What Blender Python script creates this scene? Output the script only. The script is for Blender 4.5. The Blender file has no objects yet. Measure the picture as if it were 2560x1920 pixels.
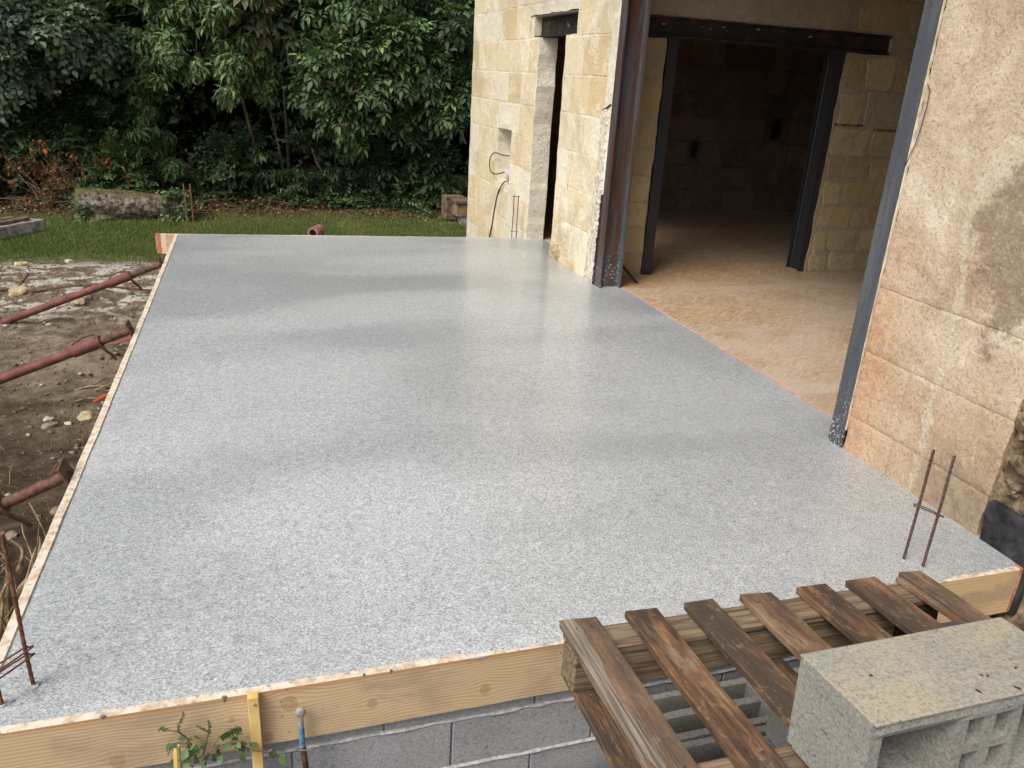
import bpy, bmesh, math, random
import numpy as np
from mathutils import Vector, Matrix, noise as mn

random.seed(7); rng = np.random.default_rng(7)
S = bpy.context.scene; COL = S.collection
R_ = math.radians

# ------------------------------------------------------------------ camera, sky, sun, exposure
CAMH = 1.68
def cam_axes(pitch=.371066, roll=-.06162, yaw=.318545):
    cy, sy = math.cos(yaw), math.sin(yaw)
    f = Vector((sy*math.cos(pitch), cy*math.cos(pitch), -math.sin(pitch)))
    r0 = Vector((cy, -sy, 0)); d0 = f.cross(r0)
    return math.cos(roll)*r0+math.sin(roll)*d0, -math.sin(roll)*r0+math.cos(roll)*d0, f
cd = bpy.data.cameras.new('camera'); cam = bpy.data.objects.new('camera', cd); COL.objects.link(cam)
r, d, f = cam_axes()
cam.matrix_world = Matrix(((r.x, -d.x, -f.x, 0), (r.y, -d.y, -f.y, 0), (r.z, -d.z, -f.z, CAMH), (0, 0, 0, 1)))
cd.sensor_width = 36; cd.lens = 794.22/1024*36; cd.clip_start = .05; cd.clip_end = 800
S.camera = cam

W = bpy.data.worlds.new('World'); S.world = W; W.use_nodes = True
nt = W.node_tree; nt.nodes.clear()
sun_az, sun_el = R_(238), R_(50)          # compass-like: angle from +Y, clockwise
sky = nt.nodes.new('ShaderNodeTexSky'); sky.sky_type = 'NISHITA'; sky.sun_disc = False
sky.sun_elevation = sun_el; sky.sun_rotation = sun_az; sky.air_density = 1; sky.dust_density = 4
hs = nt.nodes.new('ShaderNodeHueSaturation'); hs.inputs['Saturation'].default_value = .3
bg = nt.nodes.new('ShaderNodeBackground'); bg.inputs['Strength'].default_value = .15
wo = nt.nodes.new('ShaderNodeOutputWorld')
nt.links.new(sky.outputs[0], hs.inputs['Color']); nt.links.new(hs.outputs[0], bg.inputs[0]); nt.links.new(bg.outputs[0], wo.inputs[0])
sl = bpy.data.lights.new('sun', 'SUN'); sl.energy = 1.5; sl.angle = R_(24); sl.color = (1, .94, .84)
so = bpy.data.objects.new('sun', sl); COL.objects.link(so)
sd = Vector((math.sin(sun_az)*math.cos(sun_el), math.cos(sun_az)*math.cos(sun_el), math.sin(sun_el)))
so.rotation_euler = sd.to_track_quat('Z', 'Y').to_euler()
S.view_settings.view_transform = 'Standard'; S.view_settings.look = 'None'
S.view_settings.exposure = 0.5; S.view_settings.gamma = 1; S.view_settings.use_curve_mapping = False

# ------------------------------------------------------------------ helpers
def tag(o, label=None, cat=None, group=None, kind=None):
    if label: o['label'] = label
    if cat: o['category'] = cat
    if group: o['group'] = group
    if kind: o['kind'] = kind
    return o
def empty(name, loc=(0, 0, 0), mat=None):
    o = bpy.data.objects.new(name, None); COL.objects.link(o); o.empty_display_size = .1
    if mat is not None: o.matrix_world = mat
    else: o.location = loc
    return o
def link(name, me, mat=None, parent=None, smooth=False):
    if mat: me.materials.append(mat)
    if smooth: me.shade_smooth(); me.set_sharp_from_angle(angle=.7)
    o = bpy.data.objects.new(name, me); COL.objects.link(o)
    if parent: o.parent = parent
    return o
def mesh(name, v, f, mat=None, parent=None, smooth=False):
    me = bpy.data.meshes.new(name); me.from_pydata([tuple(p) for p in v], [], f); me.update()
    return link(name, me, mat, parent, smooth)
def npmesh(name, V, T, mat=None, parent=None, tint=None, smooth=False):
    """triangles from numpy arrays"""
    me = bpy.data.meshes.new(name); nv, ntri = len(V), len(T)
    me.vertices.add(nv); me.vertices.foreach_set('co', np.ascontiguousarray(V, np.float32).ravel())
    me.loops.add(ntri*3); me.loops.foreach_set('vertex_index', np.ascontiguousarray(T, np.int32).ravel())
    me.polygons.add(ntri); me.polygons.foreach_set('loop_start', np.arange(0, ntri*3, 3, dtype=np.int32))
    if tint is not None:
        a = me.attributes.new('tint', 'FLOAT', 'POINT'); a.data.foreach_set('value', np.ascontiguousarray(tint, np.float32))
    me.update(calc_edges=True)
    return link(name, me, mat, parent, smooth)
def bmobj(name, bm, mat=None, parent=None, smooth=False):
    bmesh.ops.recalc_face_normals(bm, faces=bm.faces)
    me = bpy.data.meshes.new(name); bm.to_mesh(me); bm.free()
    return link(name, me, mat, parent, smooth)
def fbm(x, y, z=0., oct=3):
    return mn.fractal(Vector((x, y, z)), 1.0, 2.0, oct)
def vnoise(x, y, seed=0):
    """numpy value noise in 2D, -1..1"""
    r_ = np.random.default_rng(1000+seed); P = r_.random((256, 256))*2-1
    xi = np.floor(x).astype(int); yi = np.floor(y).astype(int); xf = x-xi; yf = y-yi
    u = xf*xf*(3-2*xf); v = yf*yf*(3-2*yf)
    g = lambda a, b: P[a & 255, b & 255]
    return (g(xi, yi)*(1-u)+g(xi+1, yi)*u)*(1-v)+(g(xi, yi+1)*(1-u)+g(xi+1, yi+1)*u)*v
def vfbm(x, y, seed=0, oct=4):
    s = 0; a = 1; t = 0
    for k in range(oct):
        s = s+a*vnoise(x*2**k+k*17.3, y*2**k+k*9.1, seed+k); t += a; a *= .5
    return s/t
def sstep(a, b, x):
    t = np.clip((x-a)/(b-a), 0, 1); return t*t*(3-2*t)

def boxbm(sx, sy, sz, bev=.003, seg=1, sub=0, jit=0., seed=0, origin=(0, 0, 0)):
    """box from 0..s with bevel, optional cuts along the longest axis and jitter"""
    bm = bmesh.new(); bmesh.ops.create_cube(bm, size=1)
    for v in bm.verts: v.co = Vector(((v.co.x+.5)*sx, (v.co.y+.5)*sy, (v.co.z+.5)*sz))
    if sub:
        ax = max(range(3), key=lambda i: (sx, sy, sz)[i])
        ed = [e for e in bm.edges if abs((e.verts[0].co-e.verts[1].co)[ax]) > 1e-6]
        bmesh.ops.subdivide_edges(bm, edges=ed, cuts=sub, use_grid_fill=True)
    if bev: bmesh.ops.bevel(bm, geom=[e for e in bm.edges if e.is_manifold and e.calc_face_angle(0) > .5], offset=bev, segments=seg, affect='EDGES', profile=.6)
    if jit:
        for v in bm.verts:
            n_ = mn.noise_vector(v.co*9+Vector((seed*3.7, seed*1.3, 0)))
            v.co += n_*jit
    for v in bm.verts: v.co += Vector(origin)
    return bm
def rock(name, loc, size, mat, parent=None, seed=0, sub=2, rough=.25, flat=.7):
    bm = bmesh.new(); bmesh.ops.create_icosphere(bm, subdivisions=sub, radius=1)
    o_ = Vector((seed*5.1, seed*2.7, seed*.9))
    for v in bm.verts:
        n_ = v.co.normalized()
        k = 1+rough*mn.noise(n_*1.3+o_)*1.4+rough*.5*mn.noise(n_*3+o_)
        c = n_*k; c = Vector((c.x*size[0], c.y*size[1], c.z*size[2]))
        v.co = c
    o = bmobj(name, bm, mat, parent, True); o.location = loc; o.rotation_euler = (0, 0, seed*1.7)
    return o
def tube_geo(pts, radii, n=6, cap=True):
    P = [Vector(p) for p in pts]; V = []; F = []
    if not hasattr(radii, '__len__'): radii = [radii]*len(P)
    up = Vector((0, 0, 1)); prev = None
    for i, p in enumerate(P):
        t = (P[min(i+1, len(P)-1)]-P[max(i-1, 0)])
        t = t.normalized() if t.length > 1e-9 else Vector((0, 0, 1))
        if prev is None:
            a = t.cross(up); a = t.cross(Vector((1, 0, 0))) if a.length < .1 else a
        else: a = prev-t*prev.dot(t)
        a.normalize(); b = t.cross(a); prev = a
        for k in range(n):
            an = 2*math.pi*k/n
            V.append(p+(a*math.cos(an)+b*math.sin(an))*radii[i])
    for i in range(len(P)-1):
        for k in range(n):
            F.append((i*n+k, i*n+(k+1) % n, (i+1)*n+(k+1) % n, (i+1)*n+k))
    if cap:
        F.append(tuple(range(n))[::-1]); F.append(tuple(range((len(P)-1)*n, len(P)*n)))
    return V, F
class Geo:
    def __init__(s): s.v = []; s.f = []
    def add(s, v, f):
        o = len(s.v); s.v += list(v); s.f += [tuple(i+o for i in q) for q in f]; return s
    def tube(s, pts, r_, n=6): return s.add(*tube_geo(pts, r_, n))
    def obj(s, name, mat=None, parent=None, smooth=True): return mesh(name, s.v, s.f, mat, parent, smooth)
def curve_pts(pts, n=12, wob=0., seed=0):
    """Catmull-Rom through the points"""
    P = [Vector(p) for p in pts]; P = [P[0]*2-P[1]]+P+[P[-1]*2-P[-2]]; out = []
    for i in range(1, len(P)-2):
        for k in range(n):
            t = k/n; a, b, c, e = P[i-1:i+3]
            q = .5*((2*b)+(c-a)*t+(2*a-5*b+4*c-e)*t*t+(3*b-a-3*c+e)*t**3)
            out.append(q+mn.noise_vector(q*4+Vector((seed, 0, 0)))*wob)
    out.append(P[-2]); return out

# ------------------------------------------------------------------ material helper
class MT:
    def __init__(s, name):
        s.m = bpy.data.materials.new(name); s.m.use_nodes = True; s.t = s.m.node_tree; s.t.nodes.clear()
        s.out = s.t.nodes.new('ShaderNodeOutputMaterial'); s.b = s.t.nodes.new('ShaderNodeBsdfPrincipled')
        s.t.links.new(s.b.outputs[0], s.out.inputs[0])
    def setin(s, sock, v):
        if hasattr(v, 'is_output'): s.t.links.new(v, sock)
        elif isinstance(v, (tuple, list)) and len(v) == 3 and sock.type == 'RGBA': sock.default_value = (*v, 1)
        else: sock.default_value = v
    def node(s, typ, out=0, props=None, **ins):
        n = s.t.nodes.new(typ)
        for k, v in (props or {}).items(): setattr(n, k, v)
        for k, v in ins.items():
            k2 = k.replace('_', ' ')
            key = int(k[1:]) if k[0] == 'i' and k[1:].isdigit() else k2
            s.setin(n.inputs[key], v)
        return n.outputs[out]
    def pos(s): return s.node('ShaderNodeNewGeometry', 'Position')
    def obj(s): return s.node('ShaderNodeTexCoord', 'Object')
    def rand(s): return s.node('ShaderNodeObjectInfo', 'Random')
    def objr(s):
        """object coordinates shifted per object"""
        v = s.node('ShaderNodeCombineXYZ', X=s.math('MULTIPLY', s.rand(), 37.), Y=s.math('MULTIPLY', s.rand(), 91.), Z=s.math('MULTIPLY', s.rand(), 53.))
        return s.node('ShaderNodeVectorMath', props={'operation': 'ADD'}, i0=s.obj(), i1=v)
    def attr(s, n): return s.node('ShaderNodeAttribute', 'Fac', props={'attribute_name': n})
    def map(s, vec, scale=(1, 1, 1), loc=(0, 0, 0), rot=(0, 0, 0)): return s.node('ShaderNodeMapping', Vector=vec, Scale=scale, Location=loc, Rotation=rot)
    def noise(s, vec, scale=5., detail=3., rough=.55, dist=0., out='Fac'): return s.node('ShaderNodeTexNoise', out, Vector=vec, Scale=scale, Detail=detail, Roughness=rough, Distortion=dist)
    def vor(s, vec, scale=5., feat='F1', out='Distance', rnd=1.): return s.node('ShaderNodeTexVoronoi', out, props={'feature': feat}, Vector=vec, Scale=scale, Randomness=rnd)
    def math(s, op, a, b=0., c=0., clamp=False): return s.node('ShaderNodeMath', props={'operation': op, 'use_clamp': clamp}, i0=a, i1=b, i2=c)
    def sep(s, vec, k): return s.node('ShaderNodeSeparateXYZ', k, Vector=vec)
    def ramp(s, fac, stops, interp='LINEAR'):
        n = s.t.nodes.new('ShaderNodeValToRGB'); n.color_ramp.interpolation = interp; e = n.color_ramp.elements
        while len(e) < len(stops): e.new(.5)
        for q, (p, c) in zip(e, stops):
            q.position = p; q.color = (*c, 1) if hasattr(c, '__len__') else (c, c, c, 1)
        s.setin(n.inputs[0], fac); return n.outputs[0]
    def mix(s, fac, a, b, mode='MIX'):
        n = s.t.nodes.new('ShaderNodeMix'); n.data_type = 'RGBA'; n.blend_type = mode; n.clamp_factor = True
        s.setin(n.inputs[0], fac); s.setin(n.inputs[6], a); s.setin(n.inputs[7], b); return n.outputs[2]
    def step(s, v, a, b): return s.node('ShaderNodeMapRange', props={'interpolation_type': 'SMOOTHSTEP'}, Value=v, From_Min=a, From_Max=b)
    def bump(s, h, strength=.5, dist=.01, normal=None):
        k = dict(Height=h, Strength=strength, Distance=dist)
        if normal is not None: k['Normal'] = normal
        return s.node('ShaderNodeBump', **k)
    def done(s, col, rough=.8, normal=None, spec=.4, metal=0., **kw):
        s.setin(s.b.inputs['Base Color'], col); s.setin(s.b.inputs['Roughness'], rough); s.setin(s.b.inputs['Metallic'], metal)
        s.setin(s.b.inputs['Specular IOR Level'], spec)
        if normal is not None: s.setin(s.b.inputs['Normal'], normal)
        for k, v in kw.items(): s.setin(s.b.inputs[k.replace('_', ' ')], v)
        return s.m

# ------------------------------------------------------------------ materials
def m_concrete():
    t = MT('wet_concrete'); p = t.pos()
    sp = t.noise(t.map(p, (.8, 1, 1), rot=(0, 0, .3)), 165., 6., .74, .5); big = t.noise(t.map(p, (.55, 1.15, 1), rot=(0, 0, .25)), .62, 2.5, .45, .5); mid = t.noise(p, 26., 4., .65)
    mixd = t.math('ADD', t.math('MULTIPLY', sp, .88), t.math('MULTIPLY', mid, .12))
    c = t.ramp(mixd, [(.38, (.15, .156, .154)), (.455, (.315, .324, .327)), (.54, (.475, .487, .496)), (.65, (.73, .745, .76))])  # cement grain, with pale water glints put into the same speckle colour
    wet = t.step(t.math('ADD', big, t.math('MULTIPLY', t.math('SUBTRACT', t.noise(p, 4.5, 6., .7, .4), .5), .22)), .40, .60)
    c = t.mix(wet, t.mix(1., c, (.80, .81, .81), 'MULTIPLY'), c)  # darker bands: damp film, with soft reflections put into the colour
    ro = t.node('ShaderNodeMapRange', Value=big, From_Min=.35, From_Max=.65, To_Min=.30, To_Max=.48)
    cr = t.node('ShaderNodeMapRange', Value=t.noise(p, 1.7, 3.), From_Min=.35, From_Max=.65, To_Min=.10, To_Max=.22)
    return t.done(c, ro, t.bump(sp, .40, .003), .5, 0., Coat_Weight=.65, Coat_Roughness=cr, Coat_IOR=1.36)
def m_slabedge():
    t = MT('slab_edge_concrete'); p = t.pos()
    c = t.ramp(t.noise(p, 40., 4.), [(.3, (.12, .12, .118)), (.7, (.24, .24, .235))])
    return t.done(c, .6, t.bump(t.noise(p, 70., 3.), .4, .004))
def stone_mat(name, pal, mortar=False, bumpk=.5, scale=1., pale=(.78, .72, .59), dirt=(.50, .42, .295), tint=1.):
    t = MT(name); p = t.pos(); rd = t.rand()
    c = t.ramp(rd, pal) if not mortar else pal[0][1]
    n1 = t.noise(p, 4.2*scale, 7., .72, .4); n2 = t.noise(p, 30.*scale, 6., .78); n3 = t.noise(p, 1.5, 6., .7, .6)
    c = t.mix(t.math('MULTIPLY', t.step(n1, .50, .60), .6), c, pale)
    c = t.mix(t.math('MULTIPLY', t.step(n3, .52, .64), .55), c, dirt)
    c = t.mix(t.math('MULTIPLY', t.step(n2, .53, .66), .55), c, tuple(q*.62 for q in dirt))
    pits = t.step(t.vor(p, 38.*scale), .04, .30)
    rough_ = t.noise(p, 14., 7., .82)
    h = t.math('ADD', t.math('ADD', t.math('MULTIPLY', n2, .8), t.math('MULTIPLY', pits, .25)), t.math('MULTIPLY', rough_, t.math('MULTIPLY_ADD', t.step(n3, .35, .6), 1.8, .7)))
    return t.done(c, .95, t.bump(h, bumpk*1.3, .013), .1)
def m_plaster():
    t = MT('weathered_tan_render'); p = t.pos()
    y = t.sep(p, 'Y'); z = t.sep(p, 'Z')
    n1 = t.noise(p, 1.9, 7., .66, .5); n2 = t.noise(p, 6.5, 7., .74); n3 = t.noise(p, 68., 6., .82); n4 = t.noise(p, 28., 5., .78)
    c = t.ramp(n1, [(.30, (.40, .295, .195)), (.43, (.50, .385, .265)), (.53, (.60, .485, .355)), (.66, (.74, .65, .51))])
    w = t.math('MULTIPLY', t.step(t.math('ADD', y, t.math('MULTIPLY', t.math('SUBTRACT', n2, .5), .5)), 2.66, 2.98), t.step(z, 1.5, .5))
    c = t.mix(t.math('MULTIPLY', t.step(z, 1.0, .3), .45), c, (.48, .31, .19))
    c = t.mix(t.math('MULTIPLY', w, .8), c, (.52, .275, .155))
    c = t.mix(t.math('MULTIPLY', t.math('MULTIPLY', t.step(n4, .5, .62), w), .5), c, (.62, .46, .34))
    # brown weather stain right of the mortar streak
    d_ = t.math('ADD', t.math('MULTIPLY', t.math('ABSOLUTE', t.math('SUBTRACT', z, 1.22)), .55), t.math('ABSOLUTE', t.math('SUBTRACT', y, 2.31)))
    st = t.step(t.math('ADD', d_, t.math('MULTIPLY', t.math('SUBTRACT', n2, .5), .6)), .30, .20)
    c = t.mix(t.math('MULTIPLY', st, .72), c, t.ramp(n4, [(.35, (.15, .10, .065)), (.6, (.27, .195, .13))]))
    c = t.mix(t.math('MULTIPLY', t.step(n2, .54, .64), .45), c, (.62, .53, .41))
    # smeared lime repair running down the wall: its line wanders with height
    zz = t.math('DIVIDE', z, 1.6)
    ln = t.ramp(zz, [(0., .5), (.13, .50), (.31, .56), (.39, .50), (.52, .54), (.63, .54), (.73, .78), (.85, .72), (.95, .45), (1., .2)])
    yy = t.math('MULTIPLY_ADD', ln, .25, 2.39)
    dy = t.math('ABSOLUTE', t.math('ADD', t.math('SUBTRACT', y, yy), t.math('MULTIPLY', t.math('SUBTRACT', n4, .5), .05)))
    wd = t.math('MULTIPLY_ADD', t.math('SUBTRACT', t.noise(t.map(p, (1, 1, 3.2)), 3., 4., .7), .5), .10, .018)
    sm = t.math('MULTIPLY', t.step(t.math('SUBTRACT', dy, wd), .008, -.006), t.step(z, 1.6, 1.35))
    c = t.mix(t.math('MULTIPLY', sm, .65), c, t.ramp(n4, [(.35, (.52, .44, .31)), (.6, (.68, .61, .48))]))
    c = t.mix(t.math('MULTIPLY', t.step(n3, .52, .62), .62), c, (.22, .148, .09))
    c = t.mix(t.math('MULTIPLY', t.step(n3, .46, .38), .4), c, (.70, .61, .48))
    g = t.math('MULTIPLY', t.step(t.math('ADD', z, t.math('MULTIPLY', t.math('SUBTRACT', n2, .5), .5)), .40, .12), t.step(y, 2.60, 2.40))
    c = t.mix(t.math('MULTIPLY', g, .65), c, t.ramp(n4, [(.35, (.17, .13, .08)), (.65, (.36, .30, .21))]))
    h = t.math('ADD', t.math('MULTIPLY', n3, .6), t.math('ADD', t.math('MULTIPLY', n4, .9), t.math('MULTIPLY', sm, .25)))
    return t.done(c, .95, t.bump(t.math('ADD', h, t.math('MULTIPLY', n2, 1.8)), .95, .010), .1)
def m_osb():
    t = MT('osb_strands'); p = t.objr(); last = None
    for k, (rz, off) in enumerate(((.05, 0), (.45, 5), (-.38, 9), (.85, 14), (-.12, 20), (-.7, 27))):
        q = t.map(p, (1, 1, 1), (off, off*.7, 0), (0, 0, rz))
        q = t.map(q, (12, 100, 1))
        v = t.node('ShaderNodeTexVoronoi', 'Color', props={'voronoi_dimensions': '2D'}, Vector=q, Scale=1.)
        r1 = t.sep(v, 'X'); r2 = t.sep(v, 'Y')
        c = t.ramp(r1, [(0, (.27, .17, .10)), (.25, (.38, .26, .155)), (.7, (.45, .32, .20)), (1, (.55, .42, .29))])
        last = c if last is None else t.mix(t.step(r2, .58, .60), last, c)
    gr = t.noise(t.map(p, (5, 70, 6), rot=(0, 0, .1)), 3., 4., .7)
    c = t.mix(t.math('MULTIPLY', t.step(gr, .54, .70), .45), last, (.27, .165, .09))
    w = t.pos()
    c = t.mix(t.math('MULTIPLY', t.step(t.noise(t.map(w, (.45, .9, 1)), 1.0, 3., .5, .3), .42, .66), .6), c, (.52, .43, .355))
    c = t.mix(t.math('MULTIPLY', t.step(t.noise(w, 2.0, 3., .5, .2), .58, .72), .3), c, (.25, .14, .07))
    c = t.mix(1., c, t.ramp(t.rand(), [(0, (.88, .81, .72)), (.5, (1, 1, 1)), (1, (.94, .93, .92))]), 'MULTIPLY')
    return t.done(c, .6, t.bump(gr, .05, .002), .4)
def m_pine(name='formwork_pine', knots=(), base=((.57, .42, .26), (.38, .25, .14)), top_orange=True, freq=520.):
    t = MT(name); p = t.pos(); x = t.sep(p, 'X'); z = t.sep(p, 'Z'); y = t.sep(p, 'Y')
    v = t.math('ADD', t.math('MULTIPLY', z, freq), t.math('MULTIPLY', t.noise(t.map(p, (.9, .9, 5)), 1., 2.), 26.))
    kn = None
    for (kx, kz, kr) in knots:
        dx = t.math('SUBTRACT', x, kx); dz = t.math('SUBTRACT', z, kz)
        r2 = t.math('ADD', t.math('MULTIPLY', dx, dx), t.math('MULTIPLY', t.math('MULTIPLY', dz, dz), .7))
        r2 = t.math('DIVIDE', r2, kr*kr)
        e = t.math('POWER', 2.718, t.math('MULTIPLY', r2, -.10))
        v = t.math('ADD', v, t.math('MULTIPLY', t.math('MULTIPLY', e, dz), -300.))
        e2 = t.math('POWER', 2.718, t.math('MULTIPLY', r2, -1.1))
        kn = e2 if kn is None else t.math('MAXIMUM', kn, e2)
    s = t.math('MULTIPLY_ADD', t.math('SINE', v), .5, .5)
    c = t.mix(t.math('MULTIPLY', t.math('POWER', s, 2.), t.math('MULTIPLY_ADD', t.noise(t.map(p, (1.5, 1.5, 16)), 1., 3.), 1.2, .1)), base[0], base[1])
    c = t.mix(t.math('MULTIPLY', t.noise(t.map(p, (3, 3, 60)), 4., 3.), .4), c, (.66, .49, .29))
    if kn is not None:
        c = t.mix(t.math('MULTIPLY', t.step(kn, .3, .7), .85), c, t.mix(t.math('MULTIPLY_ADD', t.math('SINE', t.math('ADD', t.math('MULTIPLY', kn, 13.), t.math('MULTIPLY', t.noise(p, 60., 3.), 4.))), .5, .5), (.38, .235, .115), (.47, .31, .165)))
        c = t.mix(t.math('MULTIPLY', t.math('SUBTRACT', t.step(kn, .2, .34), t.step(kn, .34, .5)), .5), c, (.20, .11, .05))
    if top_orange:
        o = t.step(t.math('ADD', z, t.math('MULTIPLY', t.noise(t.map(p, (5, 5, 1)), 1., 3.), .03)), -.018, .012)
        c = t.mix(t.math('MULTIPLY', o, .6), c, (.42, .19, .06))
    c = t.mix(t.math('MULTIPLY', t.step(t.noise(t.map(p, (1.3, 1.3, 3)), 2.2, 6., .7, .5), .47, .64), .55), c, (.33, .245, .165))
    spk = t.step(t.vor(p, 34.), .18, .05)
    c = t.mix(t.math('MULTIPLY', t.math('MULTIPLY', spk, t.step(t.noise(p, 5., 2.), .5, .62)), .8), c, (.16, .09, .04))
    return t.done(c, .68, t.bump(s, .18, .002), .3)
def m_boardtop():
    t = MT('limewashed_board_edge'); p = t.pos()
    c = t.ramp(t.noise(p, 26., 4., .6), [(.28, (.36, .26, .17)), (.42, (.52, .41, .30)), (.52, (.60, .52, .42)), (.7, (.64, .60, .53))])
    c = t.mix(t.step(t.noise(p, 55., 3.), .58, .68), c, (.3, .29, .27))
    return t.done(c, .85, t.bump(t.noise(p, 60., 3.), .4, .004), .2)
def m_paint(name, col, worn, spec=.3):
    t = MT(name); p = t.objr()
    c = t.mix(t.step(t.noise(p, 22., 4., .65), .52, .66), col, worn)
    return t.done(c, .7, t.bump(t.noise(p, 60., 3.), .2, .002), spec)
def m_steel(name, base, rust, rough=.45, amount=(.5, .66), lime=False, streak=True):
    t = MT(name); p = t.pos()
    n = t.noise(t.map(p, (9, 9, .7) if streak else (1, 1, 1)), 2.2 if streak else 9., 5., .62)
    c = t.mix(t.step(n, *amount), base, rust)
    c = t.mix(t.math('MULTIPLY', t.step(t.noise(p, 30., 4.), .56, .7), .6), c, (.03, .028, .03))
    if lime:
        z = t.sep(p, 'Z')
        k = t.math('MULTIPLY', t.step(t.noise(p, 70., 4., .7), .56, .64), t.step(t.math('ADD', z, t.math('MULTIPLY', t.noise(p, 4.), .5)), .75, .2))
        c = t.mix(k, c, (.55, .55, .56))
    return t.done(c, rough, t.bump(t.noise(p, 60., 4.), .25, .003), .5)
def m_weathered():
    t = MT('weathered_pallet_wood'); p = t.objr(); rd = t.rand()
    gr = t.noise(t.map(p, (26, 2.4, 26)), 2., 5., .65, .4); bl = t.noise(t.map(p, (5, 2, 5)), 1.6, 4., .6, .5)
    fine = t.noise(t.map(p, (150, 5, 150)), 1.4, 3.)
    c = t.ramp(gr, [(.3, (.032, .016, .010)), (.45, (.105, .051, .026)), (.58, (.19, .098, .048)), (.74, (.33, .19, .095))])
    c = t.mix(t.math('MULTIPLY', t.step(bl, .48, .60), .88), c, (.030, .021, .017))
    c = t.mix(t.math('MULTIPLY', t.step(bl, .46, .34), .55), c, (.33, .23, .15))
    c = t.mix(t.math('MULTIPLY', t.step(fine, .5, .7), .55), c, (.06, .034, .02))
    iso = t.noise(t.map(p, (1, .55, 1)), 34., 6., .78, .4)
    c = t.mix(t.math('MULTIPLY', t.step(iso, .53, .64), .6), c, (.045, .03, .026))
    c = t.mix(t.math('MULTIPLY', t.step(iso, .45, .36), .4), c, (.34, .25, .175))
    c = t.mix(t.math('MULTIPLY', rd, .35), c, (.20, .15, .105))
    return t.done(c, .66, t.bump(t.math('ADD', t.math('ADD', gr, t.math('MULTIPLY', fine, .8)), t.math('MULTIPLY', iso, .8)), .7, .005), .3)
def m_greywood(name='grey_bare_grain', cols=((.10, .075, .055), (.30, .25, .2)), ax='Y'):
    t = MT(name); p = t.obj()
    gr = t.noise(t.map(p, (100, 3, 100) if ax == 'Y' else (3, 70, 70)), 1.2, 4., .6, .6)
    return t.done(t.ramp(gr, [(.35, cols[0]), (.62, cols[1])]), .8, t.bump(gr, .7, .005), .2)
def m_block(name, dark, light, warm=None, sc=1.):
    t = MT(name); p = t.objr()
    n = t.noise(p, 130.*sc, 4., .7); v = t.vor(p, 150.*sc)
    c = t.ramp(n, [(.34, dark), (.5, tuple((a+b)/2 for a, b in zip(dark, light))), (.68, light)])
    c = t.mix(t.math('MULTIPLY', t.step(t.noise(p, 60.*sc, 3., .6), .60, .70), .8), c, tuple(q*.45 for q in dark))
    if warm: c = t.mix(t.math('MULTIPLY', t.math('MULTIPLY', t.step(t.noise(p, 4.2, 3.), .44, .62), .8), t.step(n, .38, .52)), c, warm)
    pit = t.step(t.vor(p, 190.*sc), .30, .10); c = t.mix(t.math('MULTIPLY', t.math('MULTIPLY', pit, t.step(t.noise(p, 70.*sc, 2.), .46, .56)), .85), c, tuple(q*.35 for q in dark))
    c = t.mix(.25, c, t.ramp(t.noise(p, 2.5, 3.), [(.3, dark), (.7, light)]))
    h = t.math('SUBTRACT', t.math('MULTIPLY', n, .6), t.math('MULTIPLY', pit if warm else 0., .6))
    return t.done(c, .95, t.bump(h, .5, .004), .12)
def m_simple(name, c1, c2, sc=20., rough=.8, bump=.3, spec=.3, detail=4., dist=.004, metal=0., world=True, lo=.36, hi=.64):
    t = MT(name); p = t.pos() if world else t.objr(); n = t.noise(p, sc, detail, .6)
    return t.done(t.ramp(n, [(lo, c1), (hi, c2)]), rough, t.bump(n, bump, dist), spec, metal)
def m_leaf(name, stops, rough=.5, spec=.35, trans=.22):
    t = MT(name); a = t.attr('tint'); p = t.pos()
    c = t.ramp(a, stops)
    c = t.mix(t.math('MULTIPLY', t.noise(p, 30., 2.), .25), c, tuple(q*.6 for q in stops[0][1]))
    t.done(c, rough, None, spec, 0.)
    tr = t.t.nodes.new('ShaderNodeBsdfTranslucent'); t.setin(tr.inputs[0], t.mix(1., c, (1.0, 1.15, .55), 'MULTIPLY'))
    mx = t.t.nodes.new('ShaderNodeMixShader'); mx.inputs[0].default_value = trans
    t.t.links.new(t.b.outputs[0], mx.inputs[1]); t.t.links.new(tr.outputs[0], mx.inputs[2]); t.t.links.new(mx.outputs[0], t.out.inputs[0])
    return t.m
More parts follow.
